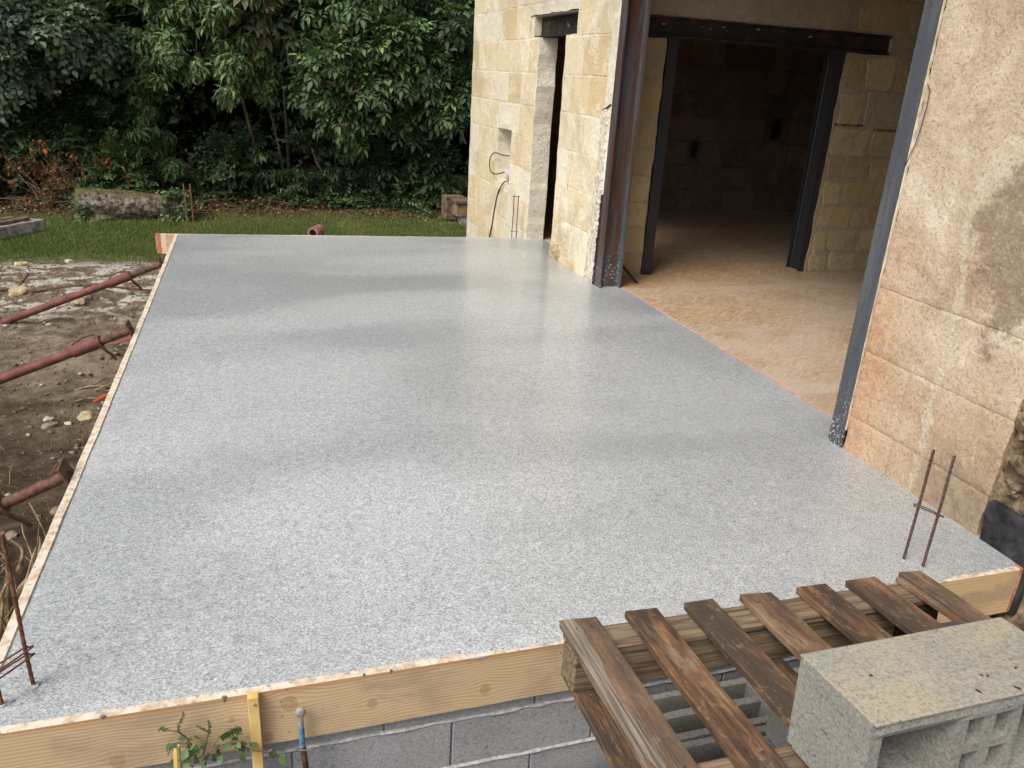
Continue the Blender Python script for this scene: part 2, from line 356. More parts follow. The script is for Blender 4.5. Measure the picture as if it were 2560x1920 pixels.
def m_ground():
    t = MT('ground_soil'); p = t.pos(); x = t.sep(p, 'X'); y = t.sep(p, 'Y')
    n1 = t.noise(p, 1.3, 5., .6, .3); n2 = t.noise(p, 7., 5., .65); n3 = t.noise(p, 30., 6., .8); n4 = t.noise(t.map(p, (1, 2.2, 1)), 2.2, 5., .62, .4)
    soil = t.ramp(n2, [(.3, (.035, .024, .016)), (.5, (.082, .058, .040)), (.7, (.15, .11, .078))])
    dry = t.ramp(n2, [(.3, (.09, .066, .043)), (.5, (.20, .155, .107)), (.7, (.35, .285, .21))])
    k = t.step(t.math('ADD', y, t.math('MULTIPLY', t.math('SUBTRACT', n1, .5), 3.)), 4.6, 6.2)
    c = t.mix(k, soil, dry)
    # lime dust and crushed stone
    wz = t.math('MULTIPLY', t.step(y, 7.0, 7.9), t.step(y, 9.9, 9.2))
    wz = t.math('MULTIPLY', wz, t.step(t.math('ADD', t.math('MULTIPLY', n4, .75), t.math('MULTIPLY', n2, .5)), .622, .68))
    c = t.mix(wz, c, t.ramp(n3, [(.35, (.33, .31, .27)), (.6, (.62, .60, .55))]))
    # lawn soil under grass
    gz = t.step(t.math('ADD', y, t.math('MULTIPLY', t.math('SUBTRACT', n1, .5), 1.2)), 9.2, 9.9)
    c = t.mix(gz, c, t.ramp(n2, [(.3, (.05, .058, .02)), (.7, (.14, .145, .06))]))
    lz = t.step(t.math('ADD', y, t.math('MULTIPLY', t.math('SUBTRACT', n1, .5), 1.)), 11.9, 12.5)
    c = t.mix(lz, c, t.ramp(n3, [(.3, (.03, .02, .013)), (.5, (.075, .048, .03)), (.7, (.15, .10, .065))]))
    c = t.mix(t.math('MULTIPLY', t.step(n3, .6, .75), .4), c, (.26, .22, .17))
    h = t.math('ADD', t.math('MULTIPLY', n2, 1.5), n3)
    return t.done(c, .97, t.bump(h, 1., .03), .08)
def m_prop():
    t = MT('oxide_red_prop'); p = t.objr(); n = t.noise(p, 13., 6., .7); n2 = t.noise(p, 55., 5., .75)
    c = t.ramp(n, [(.34, (.085, .03, .026)), (.55, (.17, .056, .046)), (.7, (.235, .085, .07))])
    c = t.mix(t.step(n2, .56, .64), c, (.07, .035, .022))
    c = t.mix(t.math('MULTIPLY', t.step(t.noise(p, 32., 6., .8), .63, .70), .8), c, (.36, .30, .26))
    return t.done(c, .68, t.bump(n2, .4, .003), .3)
def m_log():
    t = MT('mossy_bark'); p = t.pos(); nz = t.sep(t.node('ShaderNodeNewGeometry', 'Normal'), 'Z')
    n = t.noise(p, 16., 5., .68); n2 = t.noise(p, 4., 4., .6)
    c = t.ramp(n, [(.36, (.035, .026, .02)), (.48, (.12, .098, .078)), (.64, (.36, .32, .275))])
    mo = t.step(t.math('ADD', t.math('MULTIPLY', nz, .34), n2), .60, .80)
    c = t.mix(t.math('MULTIPLY', mo, .85), c, t.ramp(t.noise(p, 30., 3.), [(.35, (.045, .035, .012)), (.65, (.12, .12, .03))]))
    return t.done(c, .95, t.bump(n, .9, .03), .1)
def m_litter():
    t = MT('dry_leaf'); a = t.attr('tint')
    return t.done(t.ramp(a, [(0, (.05, .028, .016)), (.5, (.14, .075, .04)), (.85, (.26, .15, .08)), (1, (.36, .27, .17))]), .85, None, .15)

M = dict(
    concrete=m_concrete(), slabedge=m_slabedge(),
    stone=stone_mat('limestone', [(0, (.70, .60, .41)), (.3, (.66, .54, .34)), (.5, (.74, .67, .53)), (.68, (.60, .46, .26)), (.8, (.72, .635, .48)), (1, (.66, .535, .325))]),
    mortar=stone_mat('lime_mortar', [(0, (.72, .66, .535))], True, .6),
    stone_in=stone_mat('interior_limestone', [(0, (.44, .33, .17)), (.4, (.50, .39, .22)), (.7, (.38, .265, .12)), (1, (.46, .37, .22))], bumpk=.35, pale=(.48, .40, .26), dirt=(.32, .25, .15)),  # limestone palette lowered so the interior looks dimmer
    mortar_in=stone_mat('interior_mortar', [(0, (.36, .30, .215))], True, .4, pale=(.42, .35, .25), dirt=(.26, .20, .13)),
    stone_shade=stone_mat('shaded_back_stone', [(0, (.20, .125, .085)), (.5, (.24, .165, .11)), (1, (.17, .10, .075))], bumpk=.4, pale=(.25, .19, .135), dirt=(.13, .085, .06)),  # brown stone darkened further: the back room's shade is in the colour
    mortar_shade=stone_mat('shaded_back_mortar', [(0, (.15, .105, .075))], True, .4, pale=(.2, .15, .11), dirt=(.10, .068, .048)),  # mortar darkened to match, standing in for the unlit room
    plaster=m_plaster(), osb=m_osb(),
    pine=m_pine(knots=((.005, -.062, .021), (.245, -.115, .014), (.60, -.135, .016), (-.155, -.085, .008), (-.06, -.172, .013), (-.46, -.165, .018), (1.15, -.12, .012))),
    pine2=m_pine('spotted_formwork_pine', ((-.9, -.1, .015), (2.5, -.1, .012)), ((.66, .47, .26), (.48, .31, .155)), False, 420.),
    boardtop=m_boardtop(),
    redpaint=m_paint('red_board_paint', (.44, .16, .10), (.52, .31, .19)), palepaint=m_paint('pale_board_paint', (.66, .52, .38), (.55, .38, .24)),
    steel=m_steel('mill_scale_steel', (.062, .066, .078), (.075, .033, .018), .42, (.42, .58), True),
    steel2=m_steel('grey_flange_steel', (.058, .063, .075), (.085, .088, .095), .5, (.46, .62), True),
    black=m_steel('black_steel', (.022, .023, .026), (.04, .03, .026), .5, (.56, .7)),
    lintel=m_steel('rusty_black_lintel', (.014, .011, .010), (.07, .026, .016), .6, (.5, .66), False, False),
    limespot=m_simple('lime_splash', (.20, .185, .16), (.34, .32, .28), 30.),
    pallet=m_weathered(), bare=m_greywood(), stringer=m_greywood('stringer_wood', ((.085, .058, .038), (.255, .185, .12)), 'X'),
    darkwood=m_greywood('wet_black_wood', ((.012, .009, .007), (.06, .04, .025))),
    block=m_block('foundation_block', (.19, .19, .196), (.40, .398, .405)),
    joint=m_simple('block_mortar', (.30, .30, .298), (.50, .495, .485), 60., .95, .8, .1),
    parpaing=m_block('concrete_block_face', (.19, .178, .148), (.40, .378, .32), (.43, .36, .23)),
    parp_shade=m_block('concrete_block_shaded_side', (.15, .145, .128), (.36, .35, .315)),  # darker copy of the block colour, with the sides' shading in it
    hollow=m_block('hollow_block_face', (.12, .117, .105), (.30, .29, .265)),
    prop=m_prop(),
    proprust=m_simple('rusty_prop_iron', (.05, .028, .02), (.15, .07, .045), 30., .75, .5, .3),
    rebar=m_simple('rebar_rust', (.085, .035, .02), (.22, .095, .05), 60., .8, .4, .25), rebar_d=m_simple('dark_rebar', (.05, .028, .026), (.15, .085, .075), 90., .7, .4, .3),
    wire=m_simple('tie_wire', (.10, .085, .07), (.2, .17, .15), 60., .6),
    ground=m_ground(), log=m_log(), litter=m_litter(),
    ystone=m_simple('yellow_rubble', (.24, .18, .10), (.46, .38, .25), 16., .95, .7), wstone=m_simple('pale_pebble', (.26, .22, .165), (.46, .41, .335), 16., .95, .6),
    clod=m_simple('soil_clod', (.08, .06, .043), (.22, .175, .13), 26., .97, .8, .1), gstone=m_simple('brown_pebble', (.12, .09, .065), (.26, .2, .15), 16., .95, .6), redbit=m_simple('brick_bit', (.30, .08, .04), (.45, .16, .09), 20.),
    rubble=m_simple('broken_dark_stone', (.045, .033, .023), (.34, .25, .16), 14., .97, 1., .1, 7., .03), blackstone=m_simple('tarred_stone', (.012, .012, .014), (.07, .068, .07), 11., .85, .7, .3, 6., .01, lo=.4, hi=.75),
    patch=m_simple('pale_mortar_patch', (.50, .42, .30), (.68, .60, .46), 30., .95, .8, .1), patch3=m_simple('grey_lime_patch', (.40, .35, .26), (.66, .61, .52), 20., .95, .9, .1, 7., .012), patch2=m_simple('dull_mortar_patch', (.40, .31, .19), (.60, .52, .37), 26., .95, .8, .1),
    oldwood=m_simple('grey_old_timber', (.07, .045, .032), (.2, .14, .10), 14., .9, .6), oldconc=m_simple('old_grey_curb', (.15, .14, .12), (.42, .40, .36), 9., .95, .6),
    cable=m_simple('grey_cable', (.05, .045, .045), (.09, .085, .085), 30., .5), coil=m_simple('pale_cable_coil', (.42, .38, .42), (.66, .62, .66), 30., .6),
    bluep=m_simple('worn_blue_paint', (.05, .15, .27), (.24, .36, .44), 55., .6, .4, .3), zinc=m_simple('dull_zinc', (.18, .17, .15), (.36, .34, .3), 40., .55, .3, .5),
    stake=m_simple('yellow_pine_stake', (.55, .36, .11), (.72, .53, .22), 9., .7, .2), redwire=m_simple('red_cord', (.40, .05, .03), (.55, .10, .06), 20., .6),
    root=m_simple('dry_root', (.11, .075, .04), (.30, .22, .13), 18., .9, .6), bark=m_simple('grey_bark', (.06, .045, .03), (.19, .15, .10), 22., .9, .7),
    bark_d=m_simple('dark_bark', (.022, .018, .013), (.07, .055, .04), 18., .95, .8), twig=m_simple('dead_twig', (.10, .065, .045), (.24, .17, .12), 30., .9),
    carton=m_simple('tan_box', (.18, .115, .065), (.30, .2, .12), 10., .85), pinkline=m_simple('pink_marking', (.48, .24, .19), (.56, .36, .29), 40., .85),
    roofm=m_simple('roof_boards', (.10, .075, .05), (.2, .15, .1), 6., .9),
)
LEAF = dict(
    ovate=m_leaf('ovate_leaf', [(0, (0.074, 0.110, 0.074)), (.5, (0.144, 0.204, 0.134)), (.9, (0.216, 0.282, 0.180)), (1, (0.288, 0.348, 0.156))], .55, .3),
    laurel=m_leaf('laurel_leaf', [(0, (0.056, 0.100, 0.040)), (.5, (0.110, 0.181, 0.069)), (.975, (0.188, 0.269, 0.106)), (.985, (0.375, 0.275, 0.050)), (1, (0.375, 0.250, 0.037))], .5, .35),
    elder=m_leaf('elder_leaf', [(0, (0.058, 0.096, 0.050)), (.5, (0.101, 0.162, 0.079)), (.88, (0.144, 0.228, 0.096)), (1, (0.264, 0.384, 0.108))], .6, .25),
    chest=m_leaf('chestnut_leaf', [(0, (0.052, 0.075, 0.037)), (.6, (0.098, 0.132, 0.063)), (1, (0.196, 0.172, 0.092))], .6, .25),
    dark=m_leaf('evergreen_leaf', [(0, (.014, .024, .011)), (.6, (.03, .05, .02)), (1, (.06, .09, .035))], .6, .2, .1),
    ivy=m_leaf('ivy_leaf', [(0, (0.026, 0.047, 0.021)), (.6, (0.058, 0.098, 0.039)), (.95, (0.104, 0.163, 0.065)), (1, (0.195, 0.273, 0.078))], .5, .35),
    dead=m_leaf('brown_dead_leaf', [(0, (.16, .065, .03)), (.5, (.30, .135, .06)), (1, (.44, .23, .11))], .8, .2),
    grass=m_leaf('grass_blade', [(0, (.07, .10, .025)), (.5, (.13, .18, .045)), (.8, (.20, .23, .075)), (1, (.36, .32, .15))], .65, .2, .3),
    sprig=m_leaf('sapling_leaf', [(0, (.05, .10, .035)), (.6, (.11, .18, .06)), (1, (.26, .33, .16))], .5, .4),
    straw=m_leaf('straw', [(0, (.20, .14, .065)), (1, (.44, .34, .18))], .8, .2),
)

# ------------------------------------------------------------------ setting: ground
XF = 2.775; YI = 6.615; GZ = -.5
def gheight(x, y):
    x = np.asarray(x, float); y = np.asarray(y, float)
    z = GZ+0*x
    z = z+.030*vfbm(x*1.1, y*1.1, 1)*sstep(9.5, 5, y)+.034*vfbm(x*4.2, y*4.2, 5)*sstep(10.5, 8, y)+.022*vfbm(x*10, y*10, 9, 3)*sstep(9.8, 8.5, y)
    z = z+.10*np.exp(-((x+1.25)**2/.05+(y-6.25)**2/.06))-.13*np.exp(-((x+1.24)**2/.012+(y-6.03)**2/.008))
    z = z+.06*np.exp(-((x+1.6)**2/.3+(y-8.3)**2/.12))
    z = z+sstep(11.6, 14.2, y)*.24+.02*vfbm(x*2, y*2, 14)*sstep(11.5, 12.5, y)
    z = z-.09*sstep(2.1, 1.6, y)*sstep(2.6, 2.2, x)*sstep(-.9, -.6, x)
    z = z+.26*np.exp(-((x-3.1)**2/.14+(y-1.75)**2/.3))+.05*vfbm(x*6, y*6, 20)*sstep(2.4, 2.8, x)*sstep(2.6, 2, y)
    # under the slab and the house keep it low
    ins = sstep(-.86, -.76, x)*sstep(1.86, 1.96, y)*sstep(8.62, 8.5, y)*sstep(9, 8.8, x)
    return z-.25*ins
xs = np.concatenate([[-320, -150, -70, -35, -18, -12, -9, -7.5], np.arange(-6.4, 3.6, .05), [4, 5, 6, 8, 12, 20, 40, 90, 200, 320]])
ys = np.concatenate([[-320, -150, -60, -25, -10, -5, -2, -.5], np.arange(.2, 14.8, .05), [15.5, 17, 20, 26, 40, 80, 180, 320]])
GX, GY = np.meshgrid(xs, ys); Zg = gheight(GX, GY); nx, ny = len(xs), len(ys)
V = np.stack([GX.ravel(), GY.ravel(), Zg.ravel()], 1)
i = (np.arange(ny-1)[:, None]*nx+np.arange(nx-1)[None]).ravel()
T = np.concatenate([np.stack([i, i+1, i+nx+1], 1), np.stack([i, i+nx+1, i+nx], 1)])
tag(npmesh('ground', V, T, M['ground'], smooth=True), kind='structure')
def gz(x, y): return float(gheight(np.array([x]), np.array([y]))[0])

# ------------------------------------------------------------------ setting: concrete terrace slab
SX0, SX1, SY0 = -.79, 2.985, 1.925
def slab():
    us = np.linspace(0, 1, 95); vs = np.linspace(0, 1, 165); Vv = []; F = []
    for b in vs:
        for a in us:
            y1 = 8.545-.0595*(a*3.775)
            wob = .006*mn.noise(Vector((a*60, 0, 3)))+.005*mn.noise(Vector((a*170, 0, 9)))
            wl = .004*mn.noise(Vector((0, b*90, 3)))
            y0 = max(1.894, SY0-.0205+wob*2.0+.009*mn.noise(Vector((a*7, 2, 0)))); x0 = SX0-.013+wl*1.8+.010*math.sin(math.pi*b)
            x = x0+(SX1-x0)*a; y = y0+(y1-y0)*b
            z = .0035*fbm(x*.7, y*.7, 1.)+.0012*fbm(x*3, y*3, 5.)
            if b == 0 or a == 0: z -= .006
            Vv.append((x, y, z+.003))
    n = len(us); m_ = len(vs)
    for j in range(m_-1):
        for k in range(n-1): F.append((j*n+k, j*n+k+1, (j+1)*n+k+1, (j+1)*n+k))
    base = len(Vv); ring = [k for k in range(n)]+[j*n+n-1 for j in range(1, m_)]+[(m_-1)*n+k for k in range(n-2, -1, -1)]+[j*n for j in range(m_-2, 0, -1)]
    L = len(ring)
    for q in ring: Vv.append((Vv[q][0], Vv[q][1], Vv[q][2]-.004))
    for q in ring: Vv.append((max(Vv[q][0], SX0+.018), max(Vv[q][1], 1.932), -.006))
    for q in ring: Vv.append((max(Vv[q][0], SX0+.018), max(Vv[q][1], 1.932), -.19))
    lv = [ring]+[[base+i_*L+k for k in range(L)] for i_ in range(3)]
    for a_, b_ in zip(lv[:-1], lv[1:]):
        for k in range(L): F.append((a_[k], b_[k], b_[(k+1) % L], a_[(k+1) % L]))
    o = mesh('concrete_terrace', Vv, F, M['concrete'], None, True); tag(o, kind='structure')
    # little drips of slurry hanging over the front board
    for k, (x, l, w) in enumerate(((-.17, .022, .007), (.30, .012, .004), (-.48, .010, .008), (.22, .009, .004))):
        bm = bmesh.new(); bmesh.ops.create_icosphere(bm, subdivisions=2, radius=1)
        for v in bm.verts:
            tz = v.co.z; k2 = 1 if tz > 0 else (1+tz*.75)
            v.co = Vector((v.co.x*w*k2*(1+.3*mn.noise(v.co*2+Vector((k, 0, 0)))), v.co.y*.0028*k2, tz*(.006 if tz > 0 else l)))
        q = bmobj('slurry_drip', bm, M['slabedge'], o, True); q.location = (x, 1.8975, .001)
slab()

# ------------------------------------------------------------------ formwork boards
def board(name, x0, x1, y, thick, z0, z1, mat, label, topmat=True, par=None):
    t = empty(name, (x0, y, z0))
    n = 70; Vv = []; F = []
    for k in range(n+1):
        x = (x1-x0)*k/n; w1 = .0018*mn.noise(Vector((x*9, y, 2))); w2 = .004*mn.noise(Vector((x*3, y, 7)))
        H = z1-z0
        for (yy, zz) in ((0, w2), (0, H-.003), (.003, H+w1), (thick-.003, H+w1), (thick, H-.003), (thick, w2)): Vv.append((x, yy, zz))
    for k in range(n):
        for q in range(6): F.append((k*6+q, k*6+(q+1) % 6, (k+1)*6+(q+1) % 6, (k+1)*6+q))
    F.append(tuple(range(6))); F.append(tuple(range(n*6, n*6+6))[::-1])
    bm = bmesh.new(); me = bpy.data.meshes.new('plank'); me.from_pydata(Vv, [], F); bm.from_mesh(me); bpy.data.meshes.remove(me)
    o = bmobj('plank', bm, mat, t)
    o.data.materials.append(M['boardtop'])
    for p in o.data.polygons:
        if p.normal.z > .5: p.material_index = 1
    tag(t, label, 'board')
    return t
fb = board('formwork_board', -1.02, 1.95, 1.898, .027, -.2, 0, M['pine'], 'long knotty pine formwork board along the front edge of the wet slab')
fb2 = board('formwork_board', 1.953, 2.80, 1.898, .027, -.2, .001, M['pine2'], 'spotted pine formwork board with red painted end beside the black stone')
# painted end bands (thin proud sheets on the face, wrapped over the top)
def band(par, x0, x1, y0, y1, z0, z1, mat): return bmobj('painted_band', boxbm(x1-x0, y1-y0, z1-z0, .0008, origin=(x0-par.location.x, y0-par.location.y, z0-par.location.z)), mat, par)
band(fb2, 2.752, 2.8015, 1.8965, 1.9265, -.198, .0035, M['redpaint'])
bb = board('formwork_board', -1.0, 2.74, 8.552, .027, -.195, .002, M['pine2'], 'pine formwork board behind the slab with red and pale painted end')
bb.rotation_euler = (0, 0, -.0595)
for x0, x1, mt in ((-1.0015, -.952, 'redpaint'), (-.952, -.905, 'palepaint')):
    q = bmobj('painted_band', boxbm(x1-x0, .030, .197, .0008, origin=(x0+1.0, -.0015, .0015)), M[mt], bb)
def left_board():
    t = empty('formwork_board', (SX0-.027, 1.9, -.2)); n = 120; Vv = []; F = []
    for k in range(n+1):
        b = k/n; y = 6.63*b; xo = .010*math.sin(math.pi*b)+.003*mn.noise(Vector((0, y*4, 5)))
        w1 = .002*mn.noise(Vector((3, y*7, 1)))
        for (xx, zz) in ((0, 0), (0, .205+w1), (.003, .208+w1), (.031, .207+w1), (.034, .2), (.034, 0)): Vv.append((xo+xx, y, zz))
    for k in range(n):
        for q in range(6): F.append((k*6+q, k*6+(q+1) % 6, (k+1)*6+(q+1) % 6, (k+1)*6+q))
    F.append(tuple(range(6))); F.append(tuple(range(n*6, n*6+6))[::-1])
    me = bpy.data.meshes.new('x'); me.from_pydata(Vv, [], F); bm = bmesh.new(); bm.from_mesh(me); bpy.data.meshes.remove(me)
    bmobj('plank', bm, M['boardtop'], t); tag(t, 'pale splashed formwork board along the left edge of the slab beside the red props', 'board')
left_board()

# ------------------------------------------------------------------ block foundation wall under the front board
bw = empty('block_wall', (-1.0, 1.93, -.85)); tag(bw, 'grey concrete block foundation wall below the front formwork board', 'wall')
bmobj('mortar_core', boxbm(3.74, .17, .84, .002, origin=(0, .012, 0)), M['joint'], bw)
for rI in range(4):
    z1 = -.272-.2*rI+.19 if rI == 0 else -.272-.2*(rI-1)-.008
    z0 = -.272-.2*rI+.005 if rI else -.268
    z1 = -.10 if rI == 0 else z1
    x = -1.0-(.25 if rI % 2 == 0 else .03)
    x += .035
    while x < 2.7:
        a = max(x+.003, -1.0); b = min(x+.5-.003, 2.72)
        if b-a > .05:
            o = bmobj('block', boxbm(b-a, .03, z1-z0, .003, sub=3, jit=.0016, seed=rI*20+x), M['block'], bw)
            o.location = (a+1.0, .0+.002*random.random(), z0+.85)
        x += .5
for rI in range(3):   # squeezed-out mortar along the bed joints
    g = Geo(); z = -.270-.2*rI
    pts = [(-1.0+k*.05, 1.931+.003*mn.noise(Vector((k*.7, rI, 0))), z+.004*mn.noise(Vector((k*.5, rI, 4)))) for k in range(75)]
    g.tube(pts, [.0075+.005*mn.noise(Vector((k*.9, rI, 8))) for k in range(75)], 6)
    o = g.obj('mortar_bead', M['joint'], bw); o.data.transform(Matrix.Translation((1.0, -1.93, .85)))

# ------------------------------------------------------------------ the stone house
house = empty('stone_house', (XF, 8, GZ)); tag(house, 'pale yellow limestone house with steel framed openings beside the slab', 'house')
hinv = Matrix.Translation(-house.location)
def hmesh(name, v, fcs, mat, parent=None, smooth=False):
    o = mesh(name, v, fcs, mat, None, smooth); o.data.transform(hinv); o.parent = parent or house; return o
def hbm(name, bm, mat, parent=None, smooth=False):
    o = bmobj(name, bm, mat, None, smooth); o.data.transform(hinv); o.parent = parent or house; return o
def rough_wall(u0, u1, z0, z1, holes, mp, thick, cell=.07, amp=.004, ej=.008, seed=0, sides=True, ends=True):
    def lines(a, b, keys):
        base = [a+(b-a)*k/max(1, round((b-a)/cell)) for k in range(max(1, round((b-a)/cell))+1)]
        keys = [k for k in keys if a < k < b]
        base = [q for q in base if q in (a, b) or min([abs(q-k) for k in keys] or [9]) > cell*.45]
        return sorted(set(base+keys))
    U = lines(u0, u1, [h[0] for h in holes]+[h[1] for h in holes]); Z = lines(z0, z1, [h[2] for h in holes]+[h[3] for h in holes])
    inside = lambda u, z: any(h[0] < u < h[1] and h[2] < z < h[3] for h in holes)
    cells = [(a, b) for a in range(len(U)-1) for b in range(len(Z)-1) if not inside((U[a]+U[a+1])/2, (Z[b]+Z[b+1])/2)]
    ids = {}; Vv = []; F = []
    edges = {}
    for a, b in cells:
        q = [(a, b), (a+1, b), (a+1, b+1), (a, b+1)]
        for k in range(4): edges[(q[k], q[(k+1) % 4])] = 1
    bnd = [(p, q) for (p, q) in edges if (q, p) not in edges]
    bset = {p for e in bnd for p in e}
    def vid(p, back):
        k = (p, back)
        if k not in ids:
            u, z = U[p[0]], Z[p[1]]; dd = thick if back else amp*2*fbm(u*5+seed, z*5, seed, 4)
            du = dz = 0
            if p in bset:
                du = ej*2*fbm(u*3+seed, z*6, 3+seed, 3); dz = ej*fbm(u*6, z*3, 9+seed, 3)
                if not back: dd += .004
            ids[k] = len(Vv); Vv.append(mp(u+du, z+dz, dd))
        return ids[k]
    for a, b in cells:
        q = [(a, b), (a+1, b), (a+1, b+1), (a, b+1)]
        F.append(tuple(vid(p, 0) for p in q)); F.append(tuple(vid(p, 1) for p in q)[::-1])
    for p, q in bnd: F.append((vid(q, 0), vid(p, 0), vid(p, 1), vid(q, 1)))
    return Vv, F
facade = lambda u, z, dd: (XF+dd, u, z)
cross = lambda u, z, dd: (u, YI+dd, z)
backw = lambda u, z, dd: (u, 10.35+dd, z)
def wallobj(name, data, mat):
    bm = bmesh.new(); me = bpy.data.meshes.new('x'); me.from_pydata(data[0], [], data[1]); bm.from_mesh(me); bpy.data.meshes.remove(me)
    return hbm(name, bm, mat, None, False)
def stone(parent, u0, u1, z0, z1, mp, mat, proud=.006, joint=.012, rnd=.02, jit=.006, seed=0, name='stone', depth=.03):
    """one building stone: irregular rounded outline, slightly domed face"""
    a0, a1, b0, b1 = u0+joint/2, u1-joint/2, z0+joint/2, z1-joint/2; w = a1-a0; h = b1-b0
    if w < .04 or h < .04: return None
    rr = min(rnd, w*.3, h*.3); pts = []
    nu = max(1, int(w/.16)); nz = max(1, int(h/.16))
    def corner(cx, cy, s): return [(cx+rr*math.cos(s+t_*math.pi/4), cy+rr*math.sin(s+t_*math.pi/4)) for t_ in (0, 1, 2)]
    pts += [(a0+rr+(w-2*rr)*k/(nu+1), b0) for k in range(1, nu+1)]+corner(a1-rr, b0+rr, -math.pi/2)
    pts += [(a1, b0+rr+(h-2*rr)*k/(nz+1)) for k in range(1, nz+1)]+corner(a1-rr, b1-rr, 0)
    pts += [(a1-rr-(w-2*rr)*k/(nu+1), b1) for k in range(1, nu+1)]+corner(a0+rr, b1-rr, math.pi/2)
    pts += [(a0, b1-rr-(h-2*rr)*k/(nz+1)) for k in range(1, nz+1)]+corner(a0+rr, b0+rr, math.pi)
    pts = [(p[0]+jit*mn.noise(Vector((p[0]*13, p[1]*13, seed))), p[1]+jit*mn.noise(Vector((p[0]*13, p[1]*13, seed+50)))) for p in pts]
    n = len(pts); cu, cz = (a0+a1)/2, (b0+b1)/2; Vv = []; F = []
    e = proud*.45
    for p in pts: Vv.append(mp(p[0], p[1], depth))
    for p in pts: Vv.append(mp(p[0], p[1], -e*.2))
    for p in pts:
        q = (cu+(p[0]-cu)*(1-.014/w), cz+(p[1]-cz)*(1-.014/h)); Vv.append(mp(q[0], q[1], -proud-.0025*mn.noise(Vector((q[0]*9, q[1]*9, seed)))))
    Vv.append(mp(cu, cz, -proud*1.3))
    for k in range(n):
        k2 = (k+1) % n; F += [(k, k2, n+k2, n+k), (n+k, n+k2, 2*n+k2, 2*n+k), (2*n+k, 2*n+k2, 3*n)]
    return hmesh(name, Vv, F, mat, parent, False)
def course_wall(parent, u0, u1, zs, holes, mp, mat, wmin=.26, wmax=.62, seed=0, skip=0., **kw):
    rr = random.Random(seed)
    for ci in range(len(zs)-1):
        z0, z1 = zs[ci], zs[ci+1]
        iv = [(u0, u1)]
        for h in holes:
            if h[2] < z1-.04 and h[3] > z0+.04:
                niv = []
                for a, b in iv:
                    if h[1] <= a or h[0] >= b: niv.append((a, b)); continue
                    if h[0] > a: niv.append((a, h[0]))
                    if h[1] < b: niv.append((h[1], b))
                iv = niv
        for a, b in iv:
            u = a
            while u < b-1e-4:
                w = rr.uniform(wmin, wmax)
                if b-u-w < wmin*.8: w = b-u
                if rr.random() >= skip:
                    stone(parent, u, u+w, z0, z1, mp, mat, seed=rr.random()*99, **kw)
                u += w
# --- facade, far part (with door, niche and lintel)
DOOR = (7.46, 8.235, -.05, 2.05); LREC = (7.2, 8.555, 2.045, 2.25); WIN = (9.0, 9.55, .475, 1.085)
TOP = 3.3
fw = wallobj('facade_wall', rough_wall(6.27, 10.9, -.95, TOP, [(7.46, 8.235, -.10, 2.05), LREC, WIN], facade, .20, .075, .002, .011, 1), M['mortar'])
zs = [2.03+.325*k for k in range(-8, 4)]; zs = [-.9]+[z for z in zs if z > -.7]+[TOP-.01]
course_wall(fw, 6.42, 10.87, zs, [(7.45, 8.245, -.2, 2.06), (7.19, 8.565, 2.03, 2.26), (8.98, 9.57, .46, 1.10)], facade, M['stone'], .22, .60, 11, skip=.15, proud=.0030, joint=.006, rnd=.012)
# niche back with a small white frame strip
hbm('niche_back', boxbm(.02, .55, .61, .001, origin=(XF+.185, 9.0, .475)), M['mortar'], fw)
# broken mortar zone next to the column (chopped render strip)
def ragged(name, parent, pts, mp, mat, proud, seed=0, jit=.012, n=26, depth=.02):
    """irregular patch of mortar from an outline of (u, z) points"""
    P = curve_pts([(p[0], p[1], 0) for p in pts]+[(pts[0][0], pts[0][1], 0)], max(2, n//len(pts)))[:-1]
    P = [(p.x+jit*mn.noise(Vector((p.x*30, p.y*30, seed))), p.y+jit*mn.noise(Vector((p.x*30, p.y*30, seed+9)))) for p in P]
    cu = sum(p[0] for p in P)/len(P); cz = sum(p[1] for p in P)/len(P); m_ = len(P); Vv = []; F = []
    for k, (s, dd) in enumerate(((1, depth), (1, -proud*.3), (.86, -proud), (.45, -proud*1.2))):
        for p in P:
            q = (cu+(p[0]-cu)*s, cz+(p[1]-cz)*s)
            Vv.append(mp(q[0], q[1], dd-(0 if k == 0 else .006*mn.noise(Vector((q[0]*22, q[1]*22, seed+3))))))
    Vv.append(mp(cu, cz, -proud))
    for k in range(3):
        for j in range(m_): F.append((k*m_+j, k*m_+(j+1) % m_, (k+1)*m_+(j+1) % m_, (k+1)*m_+j))
    for j in range(m_): F.append((3*m_+j, 3*m_+(j+1) % m_, 4*m_))
    return hmesh(name, Vv, F, mat, parent, False)
def strip_patch(name, parent, path, widths, mp, mat, proud=.008, seed=0, n=40, cols=8):
    C = curve_pts([(p[0], p[1], 0) for p in path], n//(len(path)-1)); Vv = []; F = []; m_ = len(C)
    for k, p in enumerate(C):
        w = np.interp(k/(m_-1), np.linspace(0, 1, len(widths)), widths)*(1+.5*mn.noise(Vector((k*.45, seed, 0))))
        off = .2*w*mn.noise(Vector((k*.3, seed, 5)))
        for s, dd in [(-1, .01)]+[(-.86+1.72*j/(cols-3), -proud*(.75+.7*fbm(k*.2, j*.5, seed, 3))*(.6 if j in (0, cols-3) else 1)) for j in range(cols-2)]+[(1, .01)]:
            Vv.append(mp(p.x+off+s*w/2, p.y, dd))
    for k in range(m_-1):
        for j in range(cols-1): F.append((k*cols+j, k*cols+j+1, (k+1)*cols+j+1, (k+1)*cols+j))
    return hmesh(name, Vv, F, mat, parent, False)
strip_patch('mortar_strip', fw, [(6.40, 1.46), (6.40, .9), (6.42, .4), (6.43, -.02)], [.14, .17, .20, .24], facade, M['patch3'], .009, 3, 150, 14)
